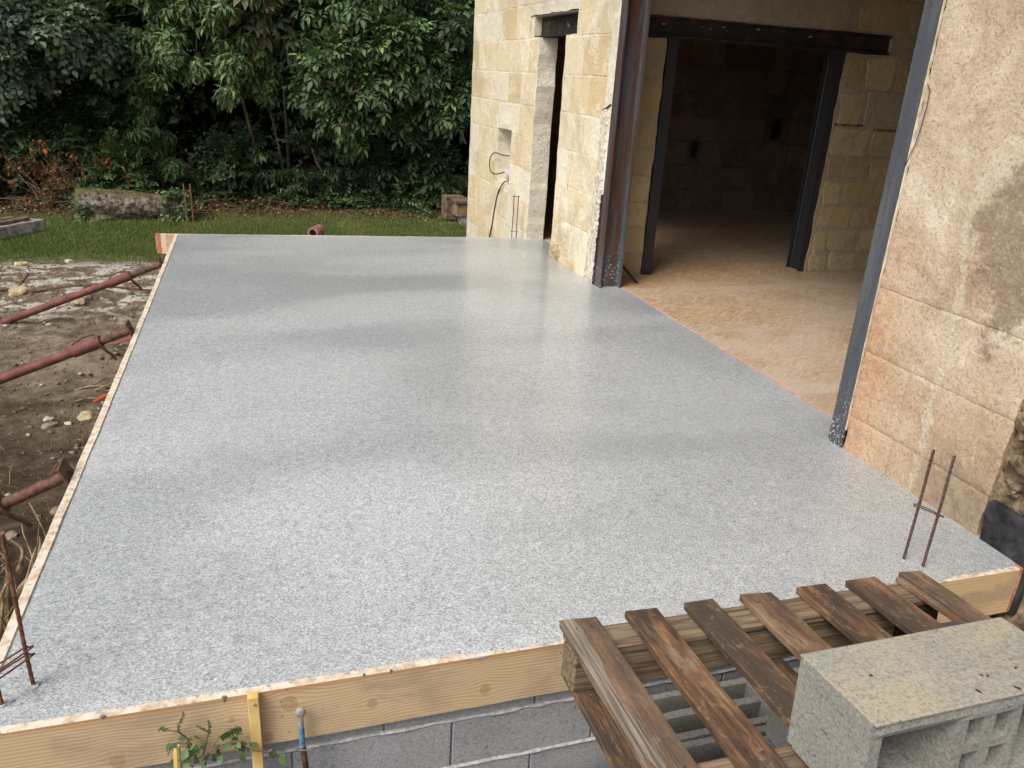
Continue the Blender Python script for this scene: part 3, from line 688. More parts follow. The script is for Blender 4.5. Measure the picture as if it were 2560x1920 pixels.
strip_patch('tar_smear', fw, [(6.285, .78), (6.283, .5), (6.290, .2), (6.292, -.01)], [.012, .03, .04, .05], facade, M['blackstone'], .022, 5, 60, 6)
strip_patch('tar_smear', fw, [(6.30, 1.50), (6.36, 1.47), (6.44, 1.455)], [.03, .05, .03], facade, M['blackstone'], .015, 8, 30, 6)
def fcrack(pts, r_=.004):
    g = Geo(); c = curve_pts([(p[0], p[1], 0) for p in pts], 6); g.tube([(XF-.0025+(p.z), p.x+.006*mn.noise(Vector((0, p.y*25, 1))), p.y) for p in c], [r_*(.6+.5*mn.noise(Vector((k*.4, 0, 0)))) for k in range(len(c))], 4); o = g.obj('crack', M['rubble']); o.data.transform(hinv); o.parent = fw
fcrack([(7.05, 1.03), (7.06, .93), (7.10, .80), (7.11, .70)]); fcrack([(7.02, .42), (7.06, .28), (7.08, .12)]); fcrack([(7.27, .66), (7.28, .50), (7.28, .36)], .0025); fcrack([(6.42, 1.83), (6.6, 1.80), (6.85, 1.81)], .003)
bd = rock('broken_stone', (0, 0, 0), (.05, .17, .10), M['ystone'], None, 4, 3, .35); bd.parent = fw; bd.location = (XF+.01-house.location.x, 7.30-house.location.y, .06-house.location.z); bd.rotation_euler = (0, 0, 0)
bd = rock('broken_stone', (0, 0, 0), (.045, .15, .13), M['stone'], None, 9, 3, .35); bd.parent = fw; bd.location = (XF+.02-house.location.x, 7.12-house.location.y, .30-house.location.z); bd.rotation_euler = (0, 0, 0)
# --- far gable (turns the corner), inner partitions, roof: close the rooms
hbm('gable_wall', boxbm(7.0, .45, TOP+.95, .01, origin=(XF+.20, 10.45, -.95)), M['mortar'])
hbm('rear_wall', boxbm(.4, 12.4, TOP+.95, .01, origin=(9.2, -1.6, -.95)), M['mortar'])
hbm('side_wall', boxbm(6.4, .4, TOP+.95, .01, origin=(XF+.4, -1.6, -.95)), M['mortar'])
hbm('roof', boxbm(7.6, 13.2, .16, .01, origin=(XF-.35, -1.9, TOP)), M['roofm'])  # put in out of view to keep the rooms dark
# --- facade, near part (rendered wall) 
NEARX = XF
def near_profile(z):  # where the rendered face breaks off towards the camera
    return 0
nw = wallobj('near_wall', rough_wall(1.2, 2.985, -.95, TOP, [], lambda u, z, dd: (XF+.02+dd, u, z), .36, .06, .004, .004, 4), M['rubble'])
def panel(u_edges, z0, z1, nm, mat, seed, lowfn=None, proud=.020, uamp=.006):
    """rendered stone of the near wall: fine relief grid with eased edges"""
    a, b = u_edges; nz = max(2, int((min(z1, 2.3)-z0)/.014)); nu = max(2, int((b-a)/.014)); Vv = []; F = []
    for j in range(nz+1):
        for k in range(nu+1):
            u = a+(b-a)*k/nu; z = z0+(z1-z0)*j/nz if z1 < 2.3 else (z0+(2.3-z0)*j/(nz-1) if j < nz else z1)
            ed = min(u-a, b-u, z-z0, z1-z)
            ez = min(z-z0, z1-z)
            du = 0
            if k == nu and b > 2.9: du = .010*fbm(0, z*9, 2., 4)+.006*mn.noise(Vector((0, z*40, 1)))
            if k == 0 and lowfn: u = lowfn(z); 
            elif lowfn: u = lowfn(z)+(b-lowfn(z))*k/nu
            dz = .003*mn.noise(Vector((u*11, z0*3 if j == 0 else z1*3, 5))) if j in (0, nz) else 0
            dd = -proud+.004*(1 if ed < .004 else 0)-uamp*fbm(u*4, z*4, 1.5, 4)-.0022*fbm(u*24, z*24, 4., 3)-.0014*mn.noise(Vector((u*70, z*70, 2)))
            Vv.append((XF+.020+dd, u+du, z+dz))
    n = nu+1
    for j in range(nz):
        for k in range(nu): F.append((j*n+k, j*n+k+1, (j+1)*n+k+1, (j+1)*n+k))
    ring = [k for k in range(n)]+[j*n+nu for j in range(1, nz+1)]+[nz*n+k for k in range(nu-1, -1, -1)]+[j*n for j in range(nz-1, 0, -1)]
    base = len(Vv)
    for q in ring: Vv.append((XF+.035, Vv[q][1], Vv[q][2]))
    L = len(ring)
    for k in range(L): F.append((ring[k], base+k, base+(k+1) % L, ring[(k+1) % L]))
    bm = bmesh.new(); me = bpy.data.meshes.new('x'); me.from_pydata(Vv, [], F); bm.from_mesh(me); bpy.data.meshes.remove(me)
    return hbm(nm, bm, mat, nw, True)
low = lambda z: float(np.interp(z, [-1, .0, .2, .4, .6, .75, 1.0, 3.3], [2.13, 2.135, 2.132, 2.125, 2.125, 2.10, 2.0, 1.9]))+.014*mn.noise(Vector((0, z*7, 3)))
g_ = .0022
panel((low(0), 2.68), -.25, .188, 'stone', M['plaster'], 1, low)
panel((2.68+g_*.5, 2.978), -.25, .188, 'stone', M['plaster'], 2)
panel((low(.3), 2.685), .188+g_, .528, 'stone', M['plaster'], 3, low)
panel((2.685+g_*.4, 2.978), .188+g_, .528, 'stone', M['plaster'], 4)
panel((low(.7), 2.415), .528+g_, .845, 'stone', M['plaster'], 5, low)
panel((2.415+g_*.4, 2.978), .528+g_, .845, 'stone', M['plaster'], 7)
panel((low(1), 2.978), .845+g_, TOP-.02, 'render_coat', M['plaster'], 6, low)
nearm = lambda u, z, dd: (XF+dd-.002, u, z)
strip_patch('bedding_mortar', nw, [(2.992, 2.3), (2.990, 1.8), (2.993, 1.32), (2.990, .7), (2.988, .1)], [.014, .016, .034, .012, .010], nearm, M['patch'], .002, 15, 120)
# cracks (thin dark lines in the render) near the post
def crack(pts, r_=.0013):
    g = Geo(); g.tube([nearm(p[0], p[1], -.004) for p in pts], r_, 4); o = g.obj('crack', M['blackstone']); o.data.transform(hinv); o.parent = nw
crack([(2.966, 1.745), (2.944, 1.72), (2.94, 1.66), (2.945, 1.58), (2.955, 1.49), (2.975, 1.44), (2.985, 1.40)], .0022)
# broken end of the wall: rubble stones and the black base stone
for k, (y, z, sx, sy, sz) in enumerate(((1.98, .38, .10, .11, .075), (1.86, .31, .11, .12, .08), (2.00, .54, .10, .11, .08), (1.90, .47, .11, .13, .07), (1.98, .70, .10, .09, .085), (1.83, .66, .12, .11, .09), (2.06, .27, .07, .07, .045), (1.75, .45, .14, .14, .11), (1.95, .86, .1, .09, .08), (1.74, .85, .12, .12, .1), (1.65, .2, .14, .15, .12), (1.84, .17, .12, .12, .05))):
    q = rock('rubble_stone', (0, 0, 0), (sx, sy, sz), M['rubble'], None, k+20, 3, .62); q.data.shade_flat(); q.parent = nw; q.location = (XF+.066-house.location.x, y-.01-house.location.y, z-house.location.z); q.rotation_euler = (.2*math.sin(k), .3*math.cos(k*2), k*.4)
q = hbm('base_stone', boxbm(.30, .235, .40, .012, 2, 5, .010, 3, origin=(XF-.006, 1.885, -.215)), M['blackstone'], nw)
q['label'] = 'black tarred base stone at the wall end'

# --- steel frame
def ipe_pts(h=.2, b=.1, tf=.0105, tw=.008, rf=.014):
    pts = []
    def fil(cx, cy, a0): return [(cx+rf*math.cos(a0+k*math.pi/8), cy+rf*math.sin(a0+k*math.pi/8)) for k in range(5)]
    H2, B2, w2 = h/2, b/2, tw/2
    q = [(-H2, -B2), (-H2+tf, -B2)]+[(-H2+tf, -w2-rf)]
    # inner fillet from flange to web
    q += [(-H2+tf+rf-rf*math.cos(t_), -w2-rf+rf*math.sin(t_)) for t_ in (math.pi*.17, math.pi*.33)]+[(-H2+tf+rf, -w2)]
    q += [(H2-tf-rf, -w2)]+[(H2-tf-rf+rf*math.sin(t_), -w2-rf+rf*math.cos(t_)) for t_ in (math.pi*.17, math.pi*.33)]+[(H2-tf, -w2-rf), (H2-tf, -B2), (H2, -B2)]
    return q+[(x, -y) for x, y in q[::-1]]
def ipe(name, cx, cy, z0, z1, mat, axis='X', h=.2, b=.1):
    pr = ipe_pts(h, b); n = len(pr); Vv = []; F = []
    for z in (z0, z1):
        for x, y in pr: Vv.append((cx+x, cy+y, z) if axis == 'X' else (cx+y, cy+x, z))
    for k in range(n): F.append((k, (k+1) % n, n+(k+1) % n, n+k))
    bm = bmesh.new(); me = bpy.data.meshes.new('x'); me.from_pydata(Vv, [], F); bm.from_mesh(me); bpy.data.meshes.remove(me)
    bm.faces.new([v for v in list(bm.verts)[n:]]) if False else None
    return hbm(name, bm, mat)
p1 = ipe('steel_post', XF-.004+.1, 6.215, -.05, 2.9, M['steel'], 'X', .2, .11); p1['label'] = 'tall rusty steel post left of the wide opening'
p2 = ipe('steel_post', XF-.006+.1, 3.036, -.05, 2.9, M['steel2'], 'X', .2, .1); p2['label'] = 'blue grey steel post right of the wide opening'
p3 = ipe('steel_post', 3.434, YI-.006+.1, 0, 2.05, M['black'], 'Y', .2, .1); p3['label'] = 'black steel post left in the inner opening'
p4 = ipe('steel_post', 5.18, YI+.02+.1, 0, 2.05, M['black'], 'Y', .2, .1); p4['label'] = 'black steel post right in the inner opening'
def hbeam(name, x0, x1, y, z0, z1, mat, depth=.1, par=None):
    """horizontal I-beam along X with the web recessed between its flanges"""
    tf = .012; pr = [(-depth/2, z0), (depth/2, z0), (depth/2, z0+tf), (.005, z0+tf+.006), (.005, z1-tf-.006), (depth/2, z1-tf), (depth/2, z1), (-depth/2, z1), (-depth/2, z1-tf), (-.005, z1-tf-.006), (-.005, z0+tf+.006), (-depth/2, z0+tf)]
    n = len(pr); Vv = [(x0, y+a, b) for a, b in pr]+[(x1, y+a, b) for a, b in pr]; F = [(k, (k+1) % n, n+(k+1) % n, n+k) for k in range(n)]
    bm = bmesh.new(); me = bpy.data.meshes.new('x'); me.from_pydata(Vv, [], F); bm.from_mesh(me); bpy.data.meshes.remove(me)
    return hbm(name, bm, mat, par)
hb = hbeam('steel_lintel', 3.0, 5.66, YI+.035, 2.05, 2.205, M['lintel'], .09); hb['label'] = 'black rusty lintel over the inner opening'
for k in range(16):   # lime splashes on the lintel web
    x = 3.25+2.2*random.random(); z = 2.075+.11*random.random(); s = .003+.010*random.random()**2
    q = rock('lime_splash', (0, 0, 0), (s*1.6, .0012, s*.8), M['limespot'], None, k, 1, .5); q.parent = hb; q.location = (x-house.location.x, YI+.0285-house.location.y, z-house.location.z); q.rotation_euler = (0, 0, 0)
# lintel over the far door: along Y, seen in its recess
dl = hbm('steel_lintel', boxbm(.012, 1.355, .20, .001, origin=(XF+.10, 7.2, 2.048)), M['lintel']); dl['label'] = 'short rusty lintel over the narrow door'
hbm('flange', boxbm(.08, 1.26, .010, .001, origin=(XF+.025, 7.21, 2.05)), M['lintel'], dl)
hbm('flange', boxbm(.08, 1.34, .012, .001, origin=(XF+.02, 7.21, 2.236)), M['limespot'], dl)
hbm('end_packing', boxbm(.085, .10, .19, .004, origin=(XF+.014, 8.45, 2.05)), M['patch'], dl)
for k in range(14):
    yy = 7.3+1.05*random.random()**1.2; z = 2.10+.10*random.random(); s = .004+.010*random.random()**2
    q = rock('lime_splash', (0, 0, 0), (.0015, s*.8, s*1.6), M['limespot'], None, k, 1, .5); q.parent = dl; q.location = (XF+.0985-house.location.x, yy-house.location.y, z-house.location.z); q.rotation_euler = (0, 0, 0)
q = hbm('steel_lintel', boxbm(.2, 3.5, .22, .004, origin=(XF-.002, 2.9, 2.88)), M['steel2']); q['label'] = 'steel beam over the wide opening'
wallobj('added_upper_wall', rough_wall(2.985, 6.27, 3.1, TOP, [], facade, .20, .1, .003, .002, 8), M['mortar'])  # above the view, added to shut sky light out of the room
# --- inner cross wall
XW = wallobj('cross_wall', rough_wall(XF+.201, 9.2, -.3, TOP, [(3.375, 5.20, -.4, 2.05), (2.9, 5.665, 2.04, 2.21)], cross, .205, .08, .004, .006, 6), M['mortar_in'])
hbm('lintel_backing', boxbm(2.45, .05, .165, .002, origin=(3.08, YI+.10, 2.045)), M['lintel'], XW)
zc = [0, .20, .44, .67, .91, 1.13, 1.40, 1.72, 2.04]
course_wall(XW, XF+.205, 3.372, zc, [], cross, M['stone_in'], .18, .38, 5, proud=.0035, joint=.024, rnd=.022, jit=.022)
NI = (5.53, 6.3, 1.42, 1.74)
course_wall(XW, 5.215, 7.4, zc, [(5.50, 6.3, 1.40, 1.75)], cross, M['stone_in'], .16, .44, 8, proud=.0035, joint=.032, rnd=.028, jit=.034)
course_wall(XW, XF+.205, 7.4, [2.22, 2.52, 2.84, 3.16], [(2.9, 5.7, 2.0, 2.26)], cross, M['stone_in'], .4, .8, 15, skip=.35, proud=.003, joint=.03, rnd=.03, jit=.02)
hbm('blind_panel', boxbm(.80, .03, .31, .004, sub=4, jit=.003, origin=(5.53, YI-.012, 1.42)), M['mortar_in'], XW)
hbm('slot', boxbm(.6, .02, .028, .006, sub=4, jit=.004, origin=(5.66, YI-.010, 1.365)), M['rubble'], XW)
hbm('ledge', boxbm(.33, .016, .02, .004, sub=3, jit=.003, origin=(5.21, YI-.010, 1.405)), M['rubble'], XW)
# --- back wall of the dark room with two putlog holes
BWALL = wallobj('back_wall', rough_wall(XF+.20, 9.2, -.3, TOP, [(7.10, 7.30, 1.02, 1.30), (5.85, 5.98, .74, .96)], backw, .09, .12, .004, .01, 12), M['mortar_shade'])
course_wall(BWALL, XF+.4, 9.1, [0, .30, .63, .96, 1.29, 1.62, 1.95, 2.28, 2.61], [(7.0, 7.4, .96, 1.36), (5.8, 6.02, .7, 1.0)], backw, M['stone_shade'], .45, .9, 21, proud=.004, joint=.02, rnd=.012)
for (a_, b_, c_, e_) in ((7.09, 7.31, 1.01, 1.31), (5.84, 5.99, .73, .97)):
    hbm('hole_shade', boxbm(b_-a_, .01, e_-c_, .001, origin=(a_, 10.425, c_)), M['black'], BWALL)  # black sheet that paints the shade inside each hole
# --- floor of osb sheets with its pink marking line
fl = bmobj('house_floor', boxbm(6.24, 11.6, .3, .002, origin=(2.99, -1.2, -.322)), M['joint']); tag(fl, kind='structure')
for (x0, x1, y0, y1) in ((2.987, 5.0, 3.665, 4.905), (5.003, 7.5, 3.665, 4.905), (2.987, 4.2, 2.42, 3.662), (4.203, 6.7, 2.42, 3.662), (2.987, 5.45, 4.908, 6.15), (5.453, 7.95, 4.908, 6.15), (2.987, 4.6, 6.153, 7.395), (4.603, 7.1, 6.153, 7.395), (2.987, 5.2, 7.398, 8.64), (5.203, 7.7, 7.398, 8.64), (2.99, 5.6, 8.643, 10.34), (5.603, 8.1, 8.643, 10.34), (6.703, 9.19, 2.42, 3.662), (7.503, 9.19, 3.665, 4.905), (7.953, 9.19, 4.908, 6.15), (2.987, 5.4, 1.0, 2.417), (5.403, 7.9, 1.0, 2.417)):
    o = bmobj('osb_panel', boxbm(x1-x0, y1-y0, .022, .001), M['osb'], fl); o.location = (x0, y0, -.0195+.0008*random.random())
g = Geo()
n = 60; pv = []; pf = []
for k in range(n+1):
    y = 3.09+(6.16-3.09)*k/n; w = .008+.006*mn.noise(Vector((y*5, 0, 0))); o_ = .004*mn.noise(Vector((y*9, 3, 0)))
    pv += [(2.989+o_-.004, y, .0075), (2.989+o_+w, y, .0085)]
for k in range(n): pf.append((2*k, 2*k+1, 2*k+3, 2*k+2))
o = mesh('marking_line', pv, pf, M['pinkline'], fl); sm = o.modifiers.new('s', 'SOLIDIFY'); sm.thickness = .003
pv = [(2.985, 7.47, .0075), (3.01, 7.47, .0085), (2.985, 8.2, .0075), (3.01, 8.2, .0085)]
o = mesh('marking_line', pv, [(0, 1, 3, 2)], M['pinkline'], fl); sm = o.modifiers.new('s', 'SOLIDIFY'); sm.thickness = .003

# loose things at the house
q = bmobj('steel_plate', boxbm(.012, .05, .30, .002), M['black']); q.location = (3.02, 6.30, .20); q.rotation_euler = (.1, R_(136), .1)
tag(q, 'small black steel strip leaning against the foot of the rusty post', 'steel plate')
# cable coil in the niche and its hanging lead
ck = empty('cable_coil', (XF+.08, 9.12, .49)); tag(ck, 'pale coiled cable lying in the small wall niche', 'cable')
g = Geo()
for k in range(7):
    rr = .075+.006*math.sin(k*2.1); c_ = Vector((0, .02*math.sin(k), .095+.004*k)); ax = Matrix.Rotation(.5+.12*math.sin(k*3), 3, 'Z') @ Matrix.Rotation(R_(74+6*math.sin(k)), 3, 'X')
    pts = [c_+ax @ Vector((rr*math.cos(a), rr*1.15*math.sin(a), (k-3)*.014)) for a in np.linspace(0, 2*math.pi, 25)]
    g.tube(pts, .0075, 6)
g.obj('winding', M['coil'], ck)
bm = boxbm(.09, .12, .05, .02, 2, 0, .012, 4, origin=(-.03, .02, 0)); bmobj('dark_wrap', bm, M['cable'], ck, True)
lead = empty('hanging_cable', (XF, 9.2, 0)); tag(lead, 'thin grey cable hanging from the niche down the stone wall to the slab', 'cable')
def lp(u, z, o=.012): return (-o, u-9.2, z)
g = Geo(); g.tube(curve_pts([(.05, 9.06-9.2, .80), lp(9.20, .80, .03), lp(9.48, .795, .05), lp(9.66, .70, .05), lp(9.62, .575, .05), lp(9.46, .55, .03), (.03, 9.25-9.2, .60)], 10), .0075, 6); g.obj('loop', M['cable'], lead)
g = Geo(); g.tube(curve_pts([(.03, 9.14-9.2, .515), lp(9.16, .48, .02), lp(9.38, .33), lp(9.50, .10), lp(9.58, -.12), lp(9.70, -.30), lp(9.82, -.50)], 10), .008, 6); g.obj('lead', M['cable'], lead)
g = Geo(); g.tube(curve_pts([(3.35, 7.75, .50), (3.30, 7.85, .44), (3.27, 7.95, .30), (3.30, 7.90, .18), (3.40, 7.75, .15), (3.5, 7.6, .2)], 10), .012, 6)
tag(g.obj('door_cable', M['cable']), 'dark cable loop inside the narrow doorway', 'cable')

# ------------------------------------------------------------------ rebar starters
def rebar_pair(b1, b2, h, label, mat='rebar', ties=(.07, ), lean=(0, 0), topclose=False, rr=.0055):
    t = empty('rebar_starter', (b1[0], b1[1], 0)); tag(t, label, 'rebar', 'rebar starters in the slab')
    for (x, y) in (b1, b2):
        hh = h if not isinstance(h, tuple) else (h[0] if (x, y) == b1 else h[1])
        n = int(hh/.012); pts = []; rad = []
        for k in range(n+1):
            q = k/n; pts.append((x-b1[0]+lean[0]*q+.004*mn.noise(Vector((q*2, x, y))), y-b1[1]+lean[1]*q, -.05+(hh+.05)*q)); rad.append(rr*(1.10 if k % 2 else .93))
        Geo().tube(pts, rad, 7).obj('rod', M[mat], t, False)
    for k, (x, y) in enumerate((b1, b2)):
        if y > 8.5: continue
        q = rock('slurry_collar', (x-b1[0], y-b1[1], .004), (.017+.006*k, .013, .005), M['concrete'], t, k+int(abs(x)*10), 3, .45); q.rotation_euler = (0, 0, .4*k)
    d_ = Vector((b2[0]-b1[0], b2[1]-b1[1], 0)); L = d_.length; d_.normalize(); e = Vector((-d_.y, d_.x, 0))
    for z in ties:
        q = z/(h if not isinstance(h, tuple) else h[0]); o_ = Vector((lean[0]*q, lean[1]*q, z))
        pts = [o_-d_*.010-e*.008, o_-d_*.010+e*.008, o_+d_*(L+.010)+e*.008, o_+d_*(L+.010)-e*.008, o_-d_*.010-e*.008]
        pts = [p+Vector((0, 0, .006*math.sin(k*2.))) for k, p in enumerate(pts)]
        Geo().tube(curve_pts(pts, 5), .0028, 5).obj('tie', M[mat], t)
    return t
rebar_pair((2.327, 2.05), (2.366, 1.992), .482, 'pair of dark splashed rebar rods in front of the tan rendered wall', 'rebar_d', (.24, ))
rebar_pair((-.680, 2.062), (-.742, 2.0), (.50, .42), 'pair of orange rusty rebar rods at the near left slab corner', 'rebar', (.125, .10))
rebar_pair((-.700, 8.60), (-.640, 8.60), .49, 'pair of tall rebar rods at the far left slab corner before the log', 'rebar', (.24, ), rr=.007)
rebar_pair((2.640, 8.33), (2.690, 8.33), .462, 'pair of thin rebar rods joined at the top before the stone wall', 'rebar_d', (.075, .452), rr=.005)

# ------------------------------------------------------------------ red steel props
def prop(Y, zc, slope, L1, coll, label, yaw=0.):
    """shoring prop pushed against the left formwork board; local +X runs away from the board"""
    t = empty('shoring_prop', (0, 0, 0)); ang = math.atan(slope)
    ex = Vector((-math.cos(ang)*math.cos(yaw), math.cos(ang)*math.sin(yaw), -math.sin(ang))); ey = Vector((math.sin(yaw), math.cos(yaw), 0)); ez = ex.cross(ey)
    if ez.z < 0: ez = -ez; ey = -ey
    t.matrix_world = Matrix(((ex.x, ey.x, ez.x, SX0-.030), (ex.y, ey.y, ez.y, Y), (ex.z, ey.z, ez.z, zc), (0, 0, 0, 1)))
    tag(t, label, 'prop', 'red shoring props bracing the slab formwork')
    Geo().tube([(.012, 0, 0), (coll+.2, 0, 0)], .0245, 14).obj('inner_tube', M['proprust'], t)
    Geo().tube([(coll+.02, 0, 0), (L1, 0, 0)], .0305, 16).obj('outer_tube', M['prop'], t)
    Geo().tube([(coll, 0, 0), (coll+.015, 0, 0), (coll+.16, 0, 0), (coll+.165, 0, 0)], [.036, .039, .039, .031], 16).obj('collar', M['prop'], t)
    # head plate with a hole
    bm = bmesh.new(); n = 16
    sq = [Vector((0, .06*max(-1, min(1, 1.45*math.cos(2*math.pi*k/n))), .06*max(-1, min(1, 1.45*math.sin(2*math.pi*k/n))))) for k in range(n)]
    ci = [Vector((0, .017*math.cos(2*math.pi*k/n), .017*math.sin(2*math.pi*k/n))) for k in range(n)]
    rows = [[bm.verts.new(p+Vector((x, 0, 0))) for p in c] for c, x in ((ci, 0), (sq, 0), (sq, .008), (ci, .008))]
    for a, b in ((0, 1), (1, 2), (2, 3), (3, 0)):
        for k in range(n): bm.faces.new((rows[a][k], rows[a][(k+1) % n], rows[b][(k+1) % n], rows[b][k]))
    bmobj('head_plate', bm, M['proprust'], t)
    # pin hole, adjusting nut lever and G-shaped pin
    g = Geo(); g.tube([(coll-.10, 0, .0235), (coll-.10, 0, .0262)], .0075, 8); g.obj('pin_hole', M['black'], t)
    g = Geo(); g.tube([(coll-.022, 0, 0), (coll-.002, 0, 0)], .043, 14); g.obj('nut', M['proprust'], t)
    g = Geo(); g.tube(curve_pts([(coll-.012, .035, .01), (coll-.02, .02, -.05), (coll-.035, -.01, -.11), (coll-.04, -.02, -.15)], 6), .010, 7); g.obj('lever', M['proprust'], t)
    g = Geo(); g.tube(curve_pts([(coll-.005, -.03, .036), (coll+.03, -.042, .052), (coll+.09, -.05, .050), (coll+.15, -.045, .036), (coll+.17, -.04, .012)], 6), .006, 6); g.obj('pin', M['proprust'], t)
    # foot plate
    o = bmobj('foot_plate', boxbm(.008, .12, .12, .001, origin=(L1, -.06, -.06)), M['proprust'], t)
    return t
prop(7.30, -.01, .378, 1.55, .30, 'farthest red steel prop bracing the left formwork board')
prop(5.33, .02, .376, 1.55, .22, 'middle red steel prop with collar and lever against the left board')
prop(3.345, .015, .43, 1.35, .30, 'nearest red steel prop with square head plate at the left board')
# thin red cords / pegs on the soil
for k, (pts, lb) in enumerate((([(-1.13, 6.50, -.455), (-1.0, 6.56, -.42), (-.84, 6.60, -.40)], 'thin red cord by the middle prop at the slab edge'), ([(-1.10, 5.35, -.47), (-1.02, 5.39, -.44), (-.88, 5.42, -.42)], 'short red rod on the soil beside the yellow stone'))):
    tag(Geo().tube(curve_pts(pts, 5), .007 if k == 0 else .012, 6).obj('red_string', M['redwire']), lb, 'cord')
tag(Geo().tube([(-2.9, 8.32, gz(-2.9, 8.32)+.015), (-2.24, 8.23, gz(-2.24, 8.23)+.03)], .014, 8).obj('iron_bar', M['proprust']), 'rusty iron bar on the chalky soil at the left edge', 'bar')
tag(Geo().tube(curve_pts([(-2.05, 8.2, gz(-2.05, 8.2)+.02), (-1.6, 8.12, gz(-1.6, 8.12)+.035), (-1.0, 8.06, gz(-1., 8.06)+.02)], 8), .011, 7).obj('iron_bar', M['proprust']), 'long thin rusty rod lying under the farthest red prop', 'bar')
tag(bmobj('iron_wedge', boxbm(.02, .05, .22, .004), M['proprust']), 'short dark iron peg leaning beside the iron bar', 'peg'); q = bpy.data.objects['iron_wedge']; q.location = (-2.24, 8.24, gz(-2.24, 8.24)); q.rotation_euler = (0, .7, .2)
# stones one can pick out on the soil
for k, (x, y, s, mt, lb) in enumerate(((-1.125, 5.22, .075, 'ystone', 'largest yellow rubble stone near the slab edge between the props'),
        (-1.34, 5.21, .035, 'wstone', 'white pebble left of the big yellow stone'), (-1.205, 5.08, .028, 'wstone', 'small oval pale pebble below the big yellow stone'),
        (-1.30, 5.03, .050, 'gstone', 'flat brown stone below the white pebble'), (-2.42, 9.35, .085, 'ystone', 'pale yellow stone at the edge of the lawn on the left'),
        (-2.16, 8.18, .105, 'ystone', 'pale yellow stone beside the iron peg'), (-1.62, 7.80, .080, 'ystone', 'flat cream stone under the farthest prop'),
        (-1.58, 7.93, .06, 'wstone', 'whitish flat chip behind the flat cream stone'), (-1.05, 5.42, .028, 'wstone', 'pale chip touching the short red rod'), (-1.42, 5.62, .012, 'redbit', 'small orange brick crumb on the soil'),
        (-1.28, 8.42, .07, 'wstone', 'white stone under the collar of the farthest prop'), (-1.05, 4.0, .045, 'gstone', 'grey brown stone just behind the nearest prop head'),
        (-2.0, 9.55, .05, 'ystone', 'small yellow chip at the lawn edge'), (-1.2, 3.75, .035, 'gstone', 'brown clod below the nearest prop'))):
    tag(rock('stone', (x, y, gz(x, y)+s*.12), (s, s*.75, s*.5), M[mt], None, k+1, 3, .32), lb, 'stone', 'loose stones on the soil')
# fine gravel, sticks and straw as uncountable stuff
def scatter_rocks(name, n, area, smin, smax, mat, seed, dens=None):
    r_ = np.random.default_rng(seed); bm = bmesh.new(); bmesh.ops.create_icosphere(bm, subdivisions=1, radius=1)
    bv = np.array([v.co[:] for v in bm.verts]); bt = np.array([[v.index for v in q.verts] for q in bm.faces]); bm.free()
    x = r_.uniform(area[0], area[1], n); y = r_.uniform(area[2], area[3], n)
    if dens is not None: k = r_.random(n) < dens(x, y); x = x[k]; y = y[k]; n = len(x)
    s = smin*(smax/smin)**(r_.random(n)**2.2); z = gheight(x, y)
    jit = 1+.35*(r_.random((n, len(bv), 1))-.5)*2
    a = r_.random(n)*6.28; c, s_ = np.cos(a), np.sin(a); q = bv[None]*jit*np.array([1, .75, .5])
    X = q[..., 0]*c[:, None]-q[..., 1]*s_[:, None]; Y = q[..., 0]*s_[:, None]+q[..., 1]*c[:, None]
    V = np.stack([X*s[:, None]+x[:, None], Y*s[:, None]+y[:, None], q[..., 2]*s[:, None]+z[:, None]+s[:, None]*.15], -1).reshape(-1, 3)
    T = (bt[None]+(np.arange(n)*len(bv))[:, None, None]).reshape(-1, 3)
    return npmesh(name, V, T, mat)
tag(scatter_rocks('soil_clods', 5000, (-3.6, -.83, 2.6, 9.5), .003, .024, M['clod'], 3), 'brown clods and pebbles strewn over the soil', 'gravel', kind='stuff')
tag(scatter_rocks('chalk_chips', 900, (-3.4, -.83, 4.2, 9.6), .004, .035, M['wstone'], 4, lambda x, y: .15+.85*np.exp(-((y-8.4)/1.0)**2)), 'pale chalk chips strewn over the soil', 'gravel', kind='stuff')

# ------------------------------------------------------------------ leaf and blade machinery (numpy)
def leafgeo(L, Wd, droop=.25, fold=.12, detail=True):
    if detail:
        x = np.array([0, .33, .70, 1.0])*L; dz = -droop*L*(x/L)**2
        m_ = [(x[0], 0, 0), (x[1], 0, dz[1]), (x[2], 0, dz[2]), (x[3], 0, dz[3])]
        l_ = [(x[1], Wd*.5, dz[1]+fold*Wd), (x[2], Wd*.38, dz[2]+fold*Wd)]; r_ = [(x[1], -Wd*.5, dz[1]+fold*Wd), (x[2], -Wd*.38, dz[2]+fold*Wd)]
        v = np.array(m_+l_+r_); t = np.array([(0, 1, 4), (0, 6, 1), (1, 2, 5), (1, 5, 4), (1, 6, 7), (1, 7, 2), (2, 3, 5), (2, 7, 3)])
    else:
        v = np.array([(0, 0, 0), (.45*L, .5*Wd, fold*Wd-droop*L*.2), (.45*L, -.5*Wd, fold*Wd-droop*L*.2), (L, 0, -droop*L)]); t = np.array([(0, 2, 3), (0, 3, 1)])
    return v, t
def rotm(ax, a):
    return np.array(Matrix.Rotation(a, 3, ax))
